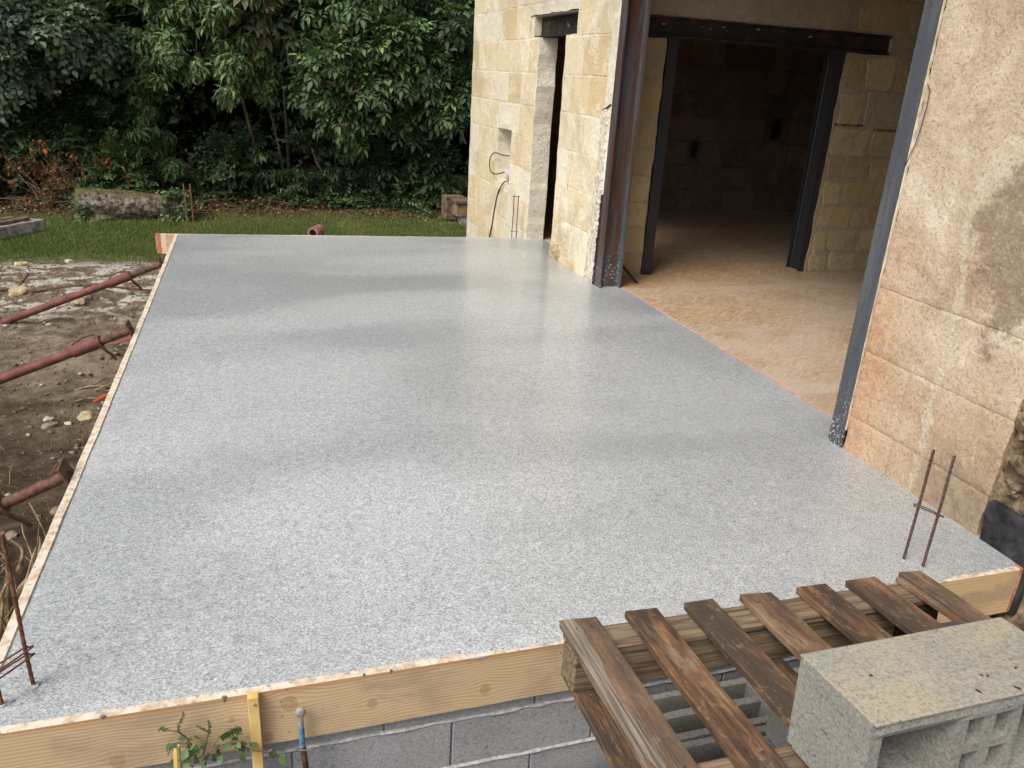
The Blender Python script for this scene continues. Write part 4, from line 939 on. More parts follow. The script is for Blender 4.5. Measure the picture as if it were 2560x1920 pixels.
def spray(kind, r_, detail=True):
    Vs = []; Ts = []; n = 0
    def put(v, t, Rm, off):
        nonlocal n
        Vs.append(v @ Rm.T+np.array(off)); Ts.append(t+n); n += len(v)
    if kind == 'pinnate':
        Lr = .22
        for k, q in enumerate((.35, .62, .88)):
            for sgn in (-1, 1):
                v, t = leafgeo(.105*r_.uniform(.8, 1.15), .043, .3, .1, detail); put(v, t, rotm('Z', sgn*r_.uniform(.9, 1.2)) @ rotm('Y', r_.uniform(.0, .35)), (Lr*q, sgn*.004, -.06*q*q))
        v, t = leafgeo(.12, .05, .35, .1, detail); put(v, t, rotm('Y', .3), (Lr, 0, -.06))
    elif kind == 'whorl':
        for k in range(9):
            a = k*2.4+r_.uniform(-.3, .3); v, t = leafgeo(.125*r_.uniform(.75, 1.15), .037, .4, .16, detail)
            put(v, t, rotm('Z', a) @ rotm('Y', r_.uniform(.15, .95)), (-.012*k, 0, .004*k))
    elif kind == 'ovate':
        for k in range(7):
            s = (-1)**k; v, t = leafgeo(.088*r_.uniform(.7, 1.15), .062, .25, .1, detail)
            put(v, t, rotm('Z', s*r_.uniform(.5, 1.2)) @ rotm('Y', r_.uniform(0, .7)), (.032*k, 0, -.003*k*k))
    elif kind == 'palmate':
        for k in range(7):
            a = (k-3)*.62; v, t = leafgeo(.235*(1-.06*abs(k-3)), .085, .28, .1, detail); put(v, t, rotm('Z', a) @ rotm('Y', r_.uniform(.25, .5)), (0, 0, 0))
    elif kind == 'small':
        for k in range(10):
            s = (-1)**k; v, t = leafgeo(.05*r_.uniform(.7, 1.2), .024, .2, .12, detail); put(v, t, rotm('Z', s*r_.uniform(.5, 1.2)) @ rotm('Y', r_.uniform(-.3, .5)), (.018*k, 0, .002*k))
    elif kind == 'ivy':
        for k in range(5):
            v, t = leafgeo(.06*r_.uniform(.6, 1.2), .06, .2, .1, detail); put(v, t, rotm('Z', k*2.4) @ rotm('Y', r_.uniform(-.1, .5)), (.03*math.cos(k*2.4), .03*math.sin(k*2.4), r_.uniform(0, .02)))
    elif kind == 'hang':
        for k in range(6):
            v, t = leafgeo(.075*r_.uniform(.7, 1.2), .030, .25, .2, detail); put(v, t, rotm('Z', k*2.4+r_.uniform(-.4, .4)) @ rotm('Y', r_.uniform(.9, 1.5)), (.012*k, 0, -.004*k))
    elif kind == 'broad':
        for k in range(5):
            v, t = leafgeo(.15*r_.uniform(.7, 1.2), .085, .3, .1, detail); put(v, t, rotm('Z', k*1.26+r_.uniform(-.3, .3)) @ rotm('Y', r_.uniform(.0, .8)), (.02*k, 0, 0))
    return np.concatenate(Vs), np.concatenate(Ts)
def place(kind, P, Dv, scale, seed, detail=True, tilt=.5, tintf=None):
    """instances of sprays: P points, Dv outward directions"""
    r_ = np.random.default_rng(seed); n = len(P); Vs = []; Ts = []; Tn = []; off = 0; K = 5
    tm = [spray(kind, r_, detail) for _ in range(K)]; which = r_.integers(0, K, n)
    D_ = Dv/np.maximum(np.linalg.norm(Dv, axis=1, keepdims=True), 1e-6)
    X = D_+r_.normal(0, tilt, (n, 3)); X /= np.linalg.norm(X, axis=1, keepdims=True)
    Zu = np.array([0, 0, 1.])+r_.normal(0, tilt*.55, (n, 3))+D_*.35
    Y = np.cross(Zu, X); Y /= np.maximum(np.linalg.norm(Y, axis=1, keepdims=True), 1e-6); Z = np.cross(X, Y)
    sc = scale*r_.uniform(.55, 1.3, n); tint = r_.random(n) if tintf is None else tintf(P, r_)
    for k in range(K):
        idx = np.nonzero(which == k)[0]
        if not len(idx): continue
        v, t = tm[k]
        Rm = np.stack([X[idx], Y[idx], Z[idx]], -1)
        V = np.einsum('nij,vj->nvi', Rm, v)*sc[idx][:, None, None]+P[idx][:, None]
        Vs.append(V.reshape(-1, 3)); Ts.append((t[None]+(np.arange(len(idx))*len(v))[:, None, None]).reshape(-1, 3)+off); off += len(idx)*len(v)
        lt = np.clip(tint[idx][:, None]+r_.normal(0, .06, (len(idx), len(v))), 0, 1); Tn.append(lt.ravel())
    return np.concatenate(Vs), np.concatenate(Ts), np.concatenate(Tn)
def clumps(specs, seed, sub=9, spread=.34, shell=.45):
    """specs: (centre, radii, n) ellipsoids; points gather round sub-clump centres in each"""
    r_ = np.random.default_rng(seed); P = []; D_ = []; C = []
    for c, R3, n in specs:
        c = np.array(c, float); R3 = np.array(R3, float); ns = max(3, int(sub))
        d_ = r_.normal(0, 1, (ns, 3)); d_ /= np.linalg.norm(d_, axis=1, keepdims=True); sc = c+d_*R3*(r_.random((ns, 1))**shell)*.88; C += list(sc)
        k = r_.integers(0, ns, n); e = r_.normal(0, 1, (n, 3)); e /= np.linalg.norm(e, axis=1, keepdims=True); e *= (r_.random((n, 1))**.5)
        p = sc[k]+e*R3.mean()*spread*np.array([1, 1, .72]); P.append(p)
        D_.append((p-c)/R3*.7+e*.8+np.array([0, -.25, .0]))
    return np.concatenate(P), np.concatenate(D_), np.array(C)
def tree(name, label, base, trunk, specs, kind, leafmat, barkmat, seed, scale=1., sub=9, spread=.34, detail=True, group=None, cat='tree', r0=.05, limbs=10, tintf=None, tilt=.5, extra_stems=()):
    t = empty(name, base); tag(t, label, cat, group)
    b = Vector(base); specs = [(c, q, int(n_*(1.45 if detail else 1))) for c, q, n_ in specs]; P, Dv, C = clumps(specs, seed, sub, spread)
    V, T, tn = place(kind, P-np.array(base), Dv, scale, seed+1, detail, tilt, tintf)
    npmesh('crown', V, T, LEAF[leafmat], t, tn)
    g = Geo(); tp = curve_pts([Vector(q)-b for q in trunk], 6, .01, seed); nT = len(tp)
    g.tube(tp, [r0*(1-.7*k/(nT-1)) for k in range(nT)], 7)
    for st in extra_stems:
        q = curve_pts([Vector(w)-b for w in st[0]], 6, .01, seed+5); g.tube(q, [st[1]*(1-.6*k/(len(q)-1)) for k in range(len(q))], 6)
    g.obj('trunk', M[barkmat], t)
    rr = random.Random(seed); g = Geo(); cs = list(C); rr.shuffle(cs)
    for c in cs[:limbs]:
        s = tp[int(nT*rr.uniform(.55, .98))-1]; e = Vector(c)-b; m_ = (s+e)/2+Vector((rr.uniform(-.1, .1), rr.uniform(-.1, .1), rr.uniform(0, .2)))
        q = curve_pts([s, m_, e], 5); g.tube(q, [r0*.34*(1-.8*k/(len(q)-1)) for k in range(len(q))], 5)
    if limbs: g.obj('limbs', M[barkmat], t)
    return t

# ------------------------------------------------------------------ trees and shrubs behind the lawn
hz = lambda x, y: gz(x, y)
# dense evergreen row added to close the view and block sky light from behind
for k, (x, y, h, w) in enumerate(((-8.6, 16.2, 6.6, 1.5), (-6.3, 16.0, 7.0, 1.5), (-4.2, 16.4, 7.4, 1.5), (-2.1, 16.1, 6.8, 1.4), (-.1, 16.5, 7.5, 1.5), (1.9, 16.1, 7.1, 1.4), (3.9, 16.4, 7.2, 1.5), (6.2, 16.2, 7.0, 1.6), (8.6, 16.4, 6.8, 1.6))):
    z0 = hz(x, 14.5)
    lab = ['added far left dark evergreen tree at the back', 'added second dark evergreen tree from the left at the back', 'added dark evergreen behind the round-leaved tree', 'added dark evergreen behind the small laurel bush', 'added dark evergreen behind the laurel tree trunk', 'added dark evergreen behind the elder', 'added dark evergreen behind the house corner', 'added dark evergreen hidden mostly by the house', 'last added dark evergreen behind the house'][k]
    tree('added_evergreen', lab, (x, y, z0), [(x, y, z0-.1), (x+.1, y, z0+2), (x, y, z0+h*.8)], [((x, y, z0+.9), (w, 1.1, 1.1), 1700), ((x, y, z0+2.6), (w*1.1, 1.2, 1.3), 2000), ((x, y, z0+h*.7), (w, 1.2, h*.28), 1700)], 'broad', 'dark', 'bark_d', 100+k, 1.35, 26, .42, False, 'added dark evergreen trees at the back', r0=.05, limbs=6)
# round-leaved tree, left
tree('round_leaved_tree', 'bushy tree with round blue green leaves at the upper left', (-3.6, 13.6, hz(-3.6, 13.6)), [(-3.6, 13.6, -.4), (-3.5, 13.5, .9), (-3.3, 13.3, 2.2), (-3.4, 13.2, 3.3)],
     [((-3.9, 12.9, 2.25), (1.1, .75, .85), 1150), ((-2.75, 12.8, 1.95), (.85, .65, .65), 900), ((-2.15, 12.85, 1.75), (.55, .5, .38), 420), ((-3.2, 12.9, 3.2), (1.3, .9, .8), 900), ((-4.6, 13.0, 1.5), (.8, .6, .7), 520), ((-3.3, 13.1, 1.25), (.8, .5, .4), 420)], 'ovate', 'ovate', 'bark', 11, .95, 16, .36, limbs=18, r0=.055)
# dark shrub under it
tree('dark_shrub', 'dark green shrub below the round-leaved tree', (-3.0, 13.9, hz(-3, 13.9)), [(-3.0, 13.9, -.4), (-3.05, 13.8, .5), (-2.9, 13.7, 1.2)],
     [((-2.9, 13.5, .65), (1.0, .45, .8), 900), ((-3.9, 13.4, .45), (.8, .5, .8), 700), ((-2.0, 13.6, .75), (.6, .4, .8), 520), ((-4.8, 13.3, .5), (.7, .5, .9), 500)], 'small', 'ivy', 'bark_d', 23, 1.7, 18, .36, cat='shrub', r0=.03, limbs=12)
# laurel tree with long drooping leaves, centre left
tree('laurel_tree', 'laurel tree with long drooping bright green leaves and a slim bare trunk', (.05, 13.4, hz(.05, 13.4)), [(.06, 13.4, -.45), (0, 13.35, .3), (-.14, 13.2, 1.05), (-.3, 13.1, 2.0), (-.45, 13.0, 3.0)],
     [((-.95, 12.75, 1.95), (.62, .5, .55), 560), ((-.35, 12.7, 1.55), (.62, .5, .5), 600), ((-.45, 12.8, 2.5), (.85, .6, .7), 720), ((.15, 12.9, 1.35), (.35, .4, .45), 260), ((-1.25, 12.9, 2.7), (.6, .5, .6), 420), ((-.6, 12.9, 3.6), (1.0, .7, .6), 500), ((-1.3, 12.9, 1.45), (.35, .35, .3), 150)], 'whorl', 'laurel', 'bark', 31, 1.0, 13, .34, limbs=16, r0=.034,
     extra_stems=(([(.42, 13.5, -.45), (.36, 13.45, .3), (.2, 13.3, 1.2), (.1, 13.2, 2.0)], .024), ([(.3, 13.6, -.4), (.2, 13.5, .1), (.05, 13.4, .6)], .016)))
# young laurel bush behind the log
tree('young_laurel', 'young laurel bush with several thin stems behind the mossy log', (-1.42, 13.6, hz(-1.42, 13.6)), [(-1.40, 13.6, -.4), (-1.42, 13.55, .1), (-1.5, 13.4, .8), (-1.5, 13.3, 1.5)],
     [((-1.45, 13.15, .55), (.45, .38, .40), 260), ((-1.6, 13.15, 1.15), (.42, .38, .45), 260), ((-1.15, 13.2, .15), (.3, .3, .22), 90), ((-1.55, 13.2, 1.8), (.4, .35, .4), 200)], 'whorl', 'laurel', 'bark', 43, .92, 9, .36, cat='shrub', r0=.018, limbs=10, tintf=lambda P, r_: r_.random(len(P))*.6,
     extra_stems=(([(-1.34, 13.62, -.4), (-1.36, 13.55, .2), (-1.25, 13.4, .7)], .013), ([(-1.46, 13.6, -.4), (-1.55, 13.5, .2), (-1.7, 13.3, .9)], .012)))
# horse chestnut boughs hanging in at the top
tree('chestnut_tree', 'horse chestnut boughs with big palmate leaves at the top of the picture', (.55, 15.0, hz(.5, 14.5)), [(.55, 15.0, -.4), (.5, 14.8, 1.5), (.3, 14.2, 3.2), (.2, 13.5, 3.7)],
     [((.15, 12.75, 2.35), (.5, .4, .40), 75), ((.75, 13.0, 2.15), (.35, .4, .45), 50), ((.3, 13.0, 3.2), (1.0, .7, .6), 150), ((.55, 13.4, 1.75), (.45, .3, .3), 34)], 'palmate', 'chest', 'bark_d', 53, 1.0, 9, .5, r0=.03, limbs=10)
# elder, right
tree('elder_tree', 'elder with feather-shaped leaves and flat seed heads left of the stone house', (1.95, 13.8, hz(1.95, 13.8)), [(2.05, 13.9, -.4), (1.98, 13.7, .5), (1.9, 13.5, 1.5), (1.8, 13.3, 2.8)],
     [((1.35, 12.75, 1.55), (.75, .55, .55), 560), ((2.15, 12.75, 1.85), (.8, .6, .6), 620), ((1.35, 12.85, .98), (.5, .42, .42), 260), ((2.75, 12.8, 1.35), (.5, .45, .55), 330), ((1.7, 12.9, 2.7), (1.0, .7, .65), 620), ((2.8, 12.95, 2.5), (.6, .6, .7), 420), ((2.35, 12.95, .95), (.42, .35, .3), 130), ((1.7, 13.0, 3.6), (1.2, .8, .6), 420)], 'pinnate', 'elder', 'bark', 61, 1.05, 14, .36, limbs=16, r0=.04)
tree('elder_sapling', 'small dark elder shoots hanging low beside the house corner', (2.75, 13.4, hz(2.75, 13.4)), [(2.7, 13.4, -.4), (2.75, 13.35, .1), (2.75, 13.2, .5)],
     [((2.65, 13.0, .45), (.38, .3, .35), 110), ((2.0, 13.3, .30), (.4, .3, .4), 90), ((3.0, 12.9, .1), (.25, .25, .25), 50)], 'pinnate', 'ivy', 'bark_d', 67, .95, 8, .42, cat='shrub', r0=.014, limbs=7)
# flat seed heads of the elder
eg = bpy.data.objects['elder_tree']; r_ = random.Random(5)
for (x, y, z) in ((1.05, 12.2, 1.42), (1.35, 12.15, 1.32), (2.05, 12.15, 1.62), (2.0, 12.15, 1.34), (2.75, 12.25, 1.62), (2.95, 12.3, 1.42), (1.25, 12.25, .86), (1.75, 12.2, 2.1), (1.2, 12.2, 2.15), (2.6, 12.25, 2.1)):
    g = Geo(); c = Vector((x, y, z))-eg.location
    for k in range(26):
        a = r_.uniform(0, 6.28); q = r_.uniform(.03, .095); e = c+Vector((q*math.cos(a), q*math.sin(a)*.7, .03*r_.random()))
        g.tube([c+Vector((0, .02, -.05)), (c+e)/2+Vector((0, 0, -.01)), e], [.0022, .0016, .0035], 4)
    g.obj('seed_head', M['twig'], eg)
# leaning bare stem and thin stake-like stem
tag(Geo().tube(curve_pts([(1.50, 13.45, -.42), (1.28, 13.4, -.18), (.98, 13.35, .08), (.84, 13.3, .42)], 6, .01), [.022]*18+[.014], 7).obj('leaning_stem', M['bark']), 'bare leaning stem below the elder', 'stem')
tag(Geo().tube(curve_pts([(2.02, 13.45, -.42), (1.98, 13.42, 0), (1.93, 13.4, .5)], 6, .006), .015, 6).obj('thin_stem', M['bark']), 'thin upright stem under the right half of the elder', 'stem')
# undergrowth at the foot of the trees
for k, (x, y, z, rx, rz, kind, lm, n, sc, lab) in enumerate((
        (.55, 13.1, -.05, .42, .32, 'whorl', 'ivy', 110, .7, 'low leafy bush at the foot of the laurel trunk'),
        (-.75, 13.3, -.15, .4, .25, 'broad', 'ivy', 90, .7, 'low dark bush to the right of the mossy log'),
        (-2.0, 13.1, .0, .38, .42, 'small', 'laurel', 260, 1.25, 'leafy green bush behind the left half of the log'),
        (1.15, 13.2, .0, .3, .4, 'whorl', 'ivy', 80, .7, 'low dark sapling between the leaning stem and the laurel'),
        (-3.95, 13.0, .15, .5, .5, 'broad', 'ivy', 150, .7, 'bush with large leaves at the far left behind the dead branches'),
        (2.2, 12.95, -.25, .14, .16, 'pinnate', 'elder', 16, .8, 'small bright seedling before the dark ivy'),
        (2.45, 12.4, -.40, .13, .08, 'broad', 'sprig', 12, .55, 'small pale green seedling near the stack of boxes'),
        (.05, 13.2, .15, .3, .35, 'whorl', 'ivy', 70, .7, 'leafy shoots hiding the foot of the laurel tree'),
        (1.75, 13.15, .05, .5, .45, 'pinnate', 'ivy', 90, .85, 'dark leafy growth under the middle of the elder'),
        (2.75, 12.8, -.15, .35, .3, 'ovate', 'ivy', 110, .8, 'low dark growth beside the house corner'),
        (-.35, 13.45, .25, .5, .55, 'small', 'ivy', 300, 1.5, 'dark twiggy bush in the gap between the two laurels'),
        (-2.45, 12.75, -.25, .3, .2, 'ovate', 'elder', 40, .8, 'green creeper at the left end of the mossy log'),
        (.9, 13.5, .55, .4, .5, 'whorl', 'ivy', 90, .8, 'hanging laurel shoots between the laurel and the elder'))):
    zb = hz(x, y)
    tree('low_bush', lab, (x, y, zb), [(x, y, zb-.05), (x, y, zb+.15), (x+.03, y, max(z, zb+.25))], [((x, y, max(z, zb+rz*.6)), (rx, .3, rz), n)], kind, lm, 'bark_d', 200+k*3, sc, 7, .45, cat='shrub', group='low bushes under the trees', r0=.01, limbs=5)
# dead bush with brown leaves
def dead_bush():
    t = empty('dead_bush', (-2.75, 12.9, hz(-2.75, 12.9))); tag(t, 'dead bush with bare arching twigs and rust brown leaves', 'shrub')
    rr = random.Random(3); g = Geo(); tips = []
    for k in range(44):
        s = Vector((rr.uniform(-.28, .45), rr.uniform(-.15, .15), 0)); a = rr.uniform(0, math.pi*2); L = rr.uniform(.5, 1.05); el = rr.uniform(.15, 1.2)
        dr = Vector((math.cos(a)*math.cos(el), math.sin(a)*math.cos(el)*.5-.1, math.sin(el)))
        if dr.x < 0 and rr.random() < .6: L *= 1.15
        pts = [s]
        for j in range(1, 6):
            q = j/5; pts.append(s+dr*L*q+Vector((rr.uniform(-.05, .05), rr.uniform(-.05, .05), rr.uniform(-.04, .04)-.25*q*q*L*math.cos(el))))
        pts = [Vector((p.x, p.y, max(p.z, .02))) for p in pts]
        c = curve_pts(pts, 4); g.tube(c, [.0085*(1-.75*i_/(len(c)-1)) for i_ in range(len(c))], 5)
        for j in range(rr.randint(1, 4)):
            b = pts[rr.randint(2, 5)]; e = b+Vector((rr.uniform(-.22, .22), rr.uniform(-.15, .1), rr.uniform(-.08, .2))); g.tube([b, (b+e)/2+Vector((0, 0, .03)), e], [.004, .003, .0015], 4); tips.append(e)
        tips.append(pts[-1])
    g.obj('twigs', M['twig'], t)
    tips = [p for p in tips if p.x < .05 or rr.random() < .35]; P = []
    for p in tips:
        if rr.random() < .62:
            for j in range(rr.randint(2, 5)): P.append(p+Vector((rr.gauss(0, .05), rr.gauss(0, .04), rr.gauss(-.01, .05))))
    P = np.array([p[:] for p in P]); V, T, tn = place('hang', P, np.tile([[0, -.2, -.3]], (len(P), 1)), .85, 77)
    npmesh('dead_leaves', V, T, LEAF['dead'], t, tn)
dead_bush()
# ivy ground cover, litter, grass
def ground_leaves(name, n, area, kind, mat, scale, seed, dens, up=.02, label='', tintf=None):
    r_ = np.random.default_rng(seed); x = r_.uniform(area[0], area[1], n); y = r_.uniform(area[2], area[3], n); k = r_.random(n) < dens(x, y); x = x[k]; y = y[k]
    P = np.stack([x, y, gheight(x, y)+up*r_.random(len(x))+.004], 1); a = r_.random(len(x))*6.28
    V, T, tn = place(kind, P, np.stack([np.cos(a), np.sin(a), 0*a], 1), scale, seed+1, False, .25, tintf)
    return tag(npmesh(name, V, T, mat, None, tn), label, name.split('_')[-1], kind='stuff')
ground_leaves('ground_ivy', 9000, (-5, 3.4, 12.3, 15.2), 'ivy', LEAF['ivy'], 1.0, 301, lambda x, y: sstep(12.35, 13.0, y+.35*vfbm(x*1.3, y*1.3, 31))*(.25+.75*sstep(.2, 1., x)), .12, 'dark ivy covering the ground under the trees')
def litter():
    r_ = np.random.default_rng(9); n = 16000; x = r_.uniform(-5, 3.3, n); y = r_.uniform(11.5, 14.6, n); k = r_.random(n) < sstep(12.05, 12.6, y+.4*vfbm(x*1.2, y*1.2, 41))*.8; x = x[k]; y = y[k]; n = len(x)
    v, t = leafgeo(.055, .035, .25, .25, False); a = r_.random(n)*6.28; s = r_.uniform(.5, 1.3, n); tl = r_.normal(0, .3, (n, 2))
    X = (v[None, :, 0]*np.cos(a)[:, None]-v[None, :, 1]*np.sin(a)[:, None])*s[:, None]; Y = (v[None, :, 0]*np.sin(a)[:, None]+v[None, :, 1]*np.cos(a)[:, None])*s[:, None]
    Z = v[None, :, 2]*s[:, None]+X*tl[:, :1]+Y*tl[:, 1:]+gheight(x, y)[:, None]+.016
    V = np.stack([X+x[:, None], Y+y[:, None], Z], -1).reshape(-1, 3); T = (t[None]+(np.arange(n)*len(v))[:, None, None]).reshape(-1, 3)
    tag(npmesh('leaf_litter', V, T, M['litter'], None, np.repeat(r_.random(n), len(v))), 'brown leaf litter along the foot of the trees', 'leaf litter', kind='stuff')
litter()
def blades(name, n, area, hmin, hmax, w, mat, seed, dens, label, lie=.35, tintf=None):
    r_ = np.random.default_rng(seed); x = r_.uniform(area[0], area[1], n); y = r_.uniform(area[2], area[3], n); k = r_.random(n) < dens(x, y); x = x[k]; y = y[k]; n = len(x)
    h = r_.uniform(hmin, hmax, n); a = r_.random(n)*6.28; ca, sa = np.cos(a), np.sin(a); ln = np.abs(r_.normal(0, lie, n)); z = gheight(x, y)
    o = np.stack([x, y, z-.004], 1); side = np.stack([-sa, ca, 0*a], 1)*w; fw_ = np.stack([ca, sa, 0*a], 1)
    up = np.array([0, 0, 1.]); mid = o+up*(h*.55*np.cos(ln))[:, None]+fw_*(h*.5*np.sin(ln))[:, None]; tip = o+up*(h*np.cos(ln*1.6).clip(.1))[:, None]+fw_*(h*np.sin(ln*1.6))[:, None]
    V = np.stack([o-side, o+side, mid-side*.8, mid+side*.8, tip], 1).reshape(-1, 3); t = np.array([(0, 1, 3), (0, 3, 2), (2, 3, 4)])
    T = (t[None]+(np.arange(n)*5)[:, None, None]).reshape(-1, 3)
    ti = r_.random(n) if tintf is None else tintf(x, y, r_)
    return tag(npmesh(name, V, T, mat, None, np.repeat(ti, 5)), label, 'grass', kind='stuff')
gd = lambda x, y: sstep(9.15, 9.95, y+.75*vfbm(x*1.4, y*1.4, 51))*sstep(12.9, 11.9, y+.7*vfbm(x*1.1, y*1.1, 55))
blades('lawn_grass', 150000, (-5.0, 3.3, 8.7, 12.9), .025, .065, .0028, LEAF['grass'], 71, gd, 'short green lawn between the soil and the trees', .5,
       lambda x, y, r_: np.clip(r_.random(len(x))*.75+.35*vfbm(x*1.5, y*1.5, 61)+.25*sstep(11.3, 12.3, y)+.05, 0, 1))
blades('tall_grass', 1500, (-2.6, -.9, 10.9, 12.0), .08, .2, .003, LEAF['grass'], 75, lambda x, y: np.exp(-((x+2.05)**2/.05+(y-11.6)**2/.05))+.7*np.exp(-((x+1.1)**2/.08+(y-11.8)**2/.05)), 'longer grass tufts round the mossy log', .6)
blades('dry_straw', 6000, (-3.3, -.82, 3.6, 9.6), .04, .15, .0014, LEAF['straw'], 81, lambda x, y: .15+.85*sstep(.0, .5, vfbm(x*1.7, y*1.7, 83)), 'dry straw and roots flattened on the soil', 1.25)

# ------------------------------------------------------------------ things on the lawn
def log():
    t = empty('mossy_log', (-1.68, 12.1, -.5)); tag(t, 'thick mossy fallen log resting on stumps before the trees', 'log')
    bm = bmesh.new(); n = 20; rings = []
    for k in range(31):
        q = k/30; x = -.66+1.42*q; rad = .165+.012*math.sin(q*5)+.02*(1-q); zc = .235+.02*math.cos(q*5)-.02*math.sin(q*3.1)
        ring = []
        for j in range(n):
            a = 2*math.pi*j/n; p = Vector((0, math.cos(a), math.sin(a))); k2 = 1+.16*fbm(x*3+4, p.y*1.5, p.z*1.5, 4)
            ring.append(bm.verts.new((x+.02*mn.noise(p*2+Vector((k, 0, 0)))*(k in (0, 30)), p.y*rad*k2, zc+p.z*rad*k2)))
        rings.append(ring)
    for k in range(30):
        for j in range(n): bm.faces.new((rings[k][j], rings[k][(j+1) % n], rings[k+1][(j+1) % n], rings[k+1][j]))
    bm.faces.new(rings[0]); bm.faces.new(rings[-1])
    bmobj('trunk', bm, M['log'], t, True)
    for k, (x, sx, sz) in enumerate(((-.42, .27, .17), (.52, .2, .19))):
        q = rock('stump', (x, -.02, .02), (sx, .2, sz*.7), M['log'], t, 40+k, 3, .3); q.rotation_euler = (0, 0, 0)
    # ivy climbing over the right end and a few leaves left
    r_ = np.random.default_rng(5); n2 = 120; x = .40+.36*r_.random(n2)**.8; a = r_.uniform(2.6, 6.0, n2)-1.5
    P = np.stack([x, -np.cos(a-1.6)*.21, .235+np.sin(a)*.19], 1); low_ = r_.random(n2) < .35; P[low_, 2] = r_.uniform(.02, .3, low_.sum()); P[low_, 1] = -.2
    x2 = -.66+.14*r_.random(22); P2 = np.stack([x2, -.19+0*x2, r_.uniform(.02, .25, 22)], 1); P = np.concatenate([P, P2])
    V, T, tn = place('ivy', P, np.tile([[0, -1., .4]], (len(P), 1)), .8, 6, False, .6); npmesh('ivy', V, T, LEAF['elder'], t, tn)
    t.rotation_euler = (0, 0, .02)
log()
# old curb stones with planks, left
q = bmobj('curb_stone', boxbm(1.0, .28, .15, .015, 2, 5, .012, 2), M['oldconc']); q.location = (-3.11, 10.45, -.5); q.rotation_euler = (0, 0, 1.035); tag(q, 'old grey stone slab in the grass at the left edge', 'stone slab')
for k, (x, y, z, L, ln, lb) in enumerate(((-3.08, 10.60, -.348, .72, 1.05, 'front brown plank on the old stone slab'), (-3.20, 10.72, -.348, .62, 1.0, 'rear brown plank on the old stone slab'))):
    q = bmobj('old_plank', boxbm(L, .10, .05, .006, 1, 4, .006, 9+k), M['oldwood']); q.location = (x, y, z); q.rotation_euler = (0, .02, ln); tag(q, lb, 'plank')
# stack of boxes by the house corner
bx = []
for k, (x, y, z, sx, sy, sz, mt, lb) in enumerate(((2.90, 11.72, -.5, .38, .3, .14, 'oldconc', 'grey block under the box beside the house corner'), (2.82, 11.70, -.355, .42, .3, .19, 'carton', 'brown wooden box by the house corner'), (2.80, 11.66, -.16, .5, .36, .045, 'oldwood', 'dark slatted lid lying on the brown box'), (2.72, 11.95, -.45, .30, .25, .35, 'oldwood', 'dark crate behind the brown box'))):
    q = bmobj('stacked_box', boxbm(sx, sy, sz, .006, 1, 3, .004, k), M[mt]); q.location = (x, y, z); q.rotation_euler = (0, 0, .05*k-.05); tag(q, lb, 'box')
# broken terracotta piece behind the slab
t = empty('clay_pipe', (.70, 10.75, -.46)); tag(t, 'broken reddish clay pipe lying in the grass behind the slab', 'pipe')
g = Geo(); n = 14; pv = []; pf = []
for x, ro, ri in ((-.11, .075, .05), (.11, .08, .05)):
    for rad in (ro, ri):
        for k in range(n): a = 2*math.pi*k/n; pv.append((x+.015*mn.noise(Vector((k, x, rad))), rad*math.cos(a), rad*math.sin(a)+.06))
for k in range(n):
    k2 = (k+1) % n; pf += [(k, k2, 2*n+k2, 2*n+k), (n+k, 3*n+k, 3*n+k2, n+k2), (k, n+k, n+k2, k2), (2*n+k, 2*n+k2, 3*n+k2, 3*n+k)]
o = mesh('shell', pv, pf, m_simple('dusty_clay', (.16, .06, .055), (.34, .18, .17), 20., .9), t); t.rotation_euler = (0, 0, 1.1)

# root bundle at the near left corner
t = empty('root_clump', (-1.02, 2.95, -.42)); tag(t, 'tangled dry roots and straw at the near left edge of the slab', 'roots'); rr = random.Random(8); g = Geo()
for k in range(46):
    x = rr.uniform(-.16, .10); y = rr.uniform(-.35, .25); a = rr.uniform(1.0, 1.9); L = rr.uniform(.2, .5)
    p0 = Vector((x, y, rr.uniform(-.06, .12))); p1 = p0+Vector((math.cos(a)*L*.5, math.sin(a)*L*.5, rr.uniform(-.02, .14))); p2 = p0+Vector((math.cos(a+.2)*L, math.sin(a+.2)*L, rr.uniform(-.1, .18)))
    c = curve_pts([p0, p1, p2], 5, .012, k); w = rr.uniform(.003, .013); g.tube(c, [w*(1-.7*i_/(len(c)-1)) for i_ in range(len(c))], 5)
g.obj('roots', M['root'], t)
t2 = Geo()
for k in range(9):
    x = rr.uniform(-1.32, -.92); y = rr.uniform(5.45, 5.75); L = rr.uniform(.15, .35); a = rr.uniform(-.4, .5); z = gz(x, y)
    t2.tube(curve_pts([(x, y, z), (x+L*.5*math.cos(a), y+L*.5*math.sin(a), z+.04), (x+L*math.cos(a), y+L*math.sin(a), z+.02)], 4, .01, k), .007, 5)
tag(t2.obj('root_bundle', M['root']), 'brown roots sticking out of the soil above the yellow stone', 'roots')

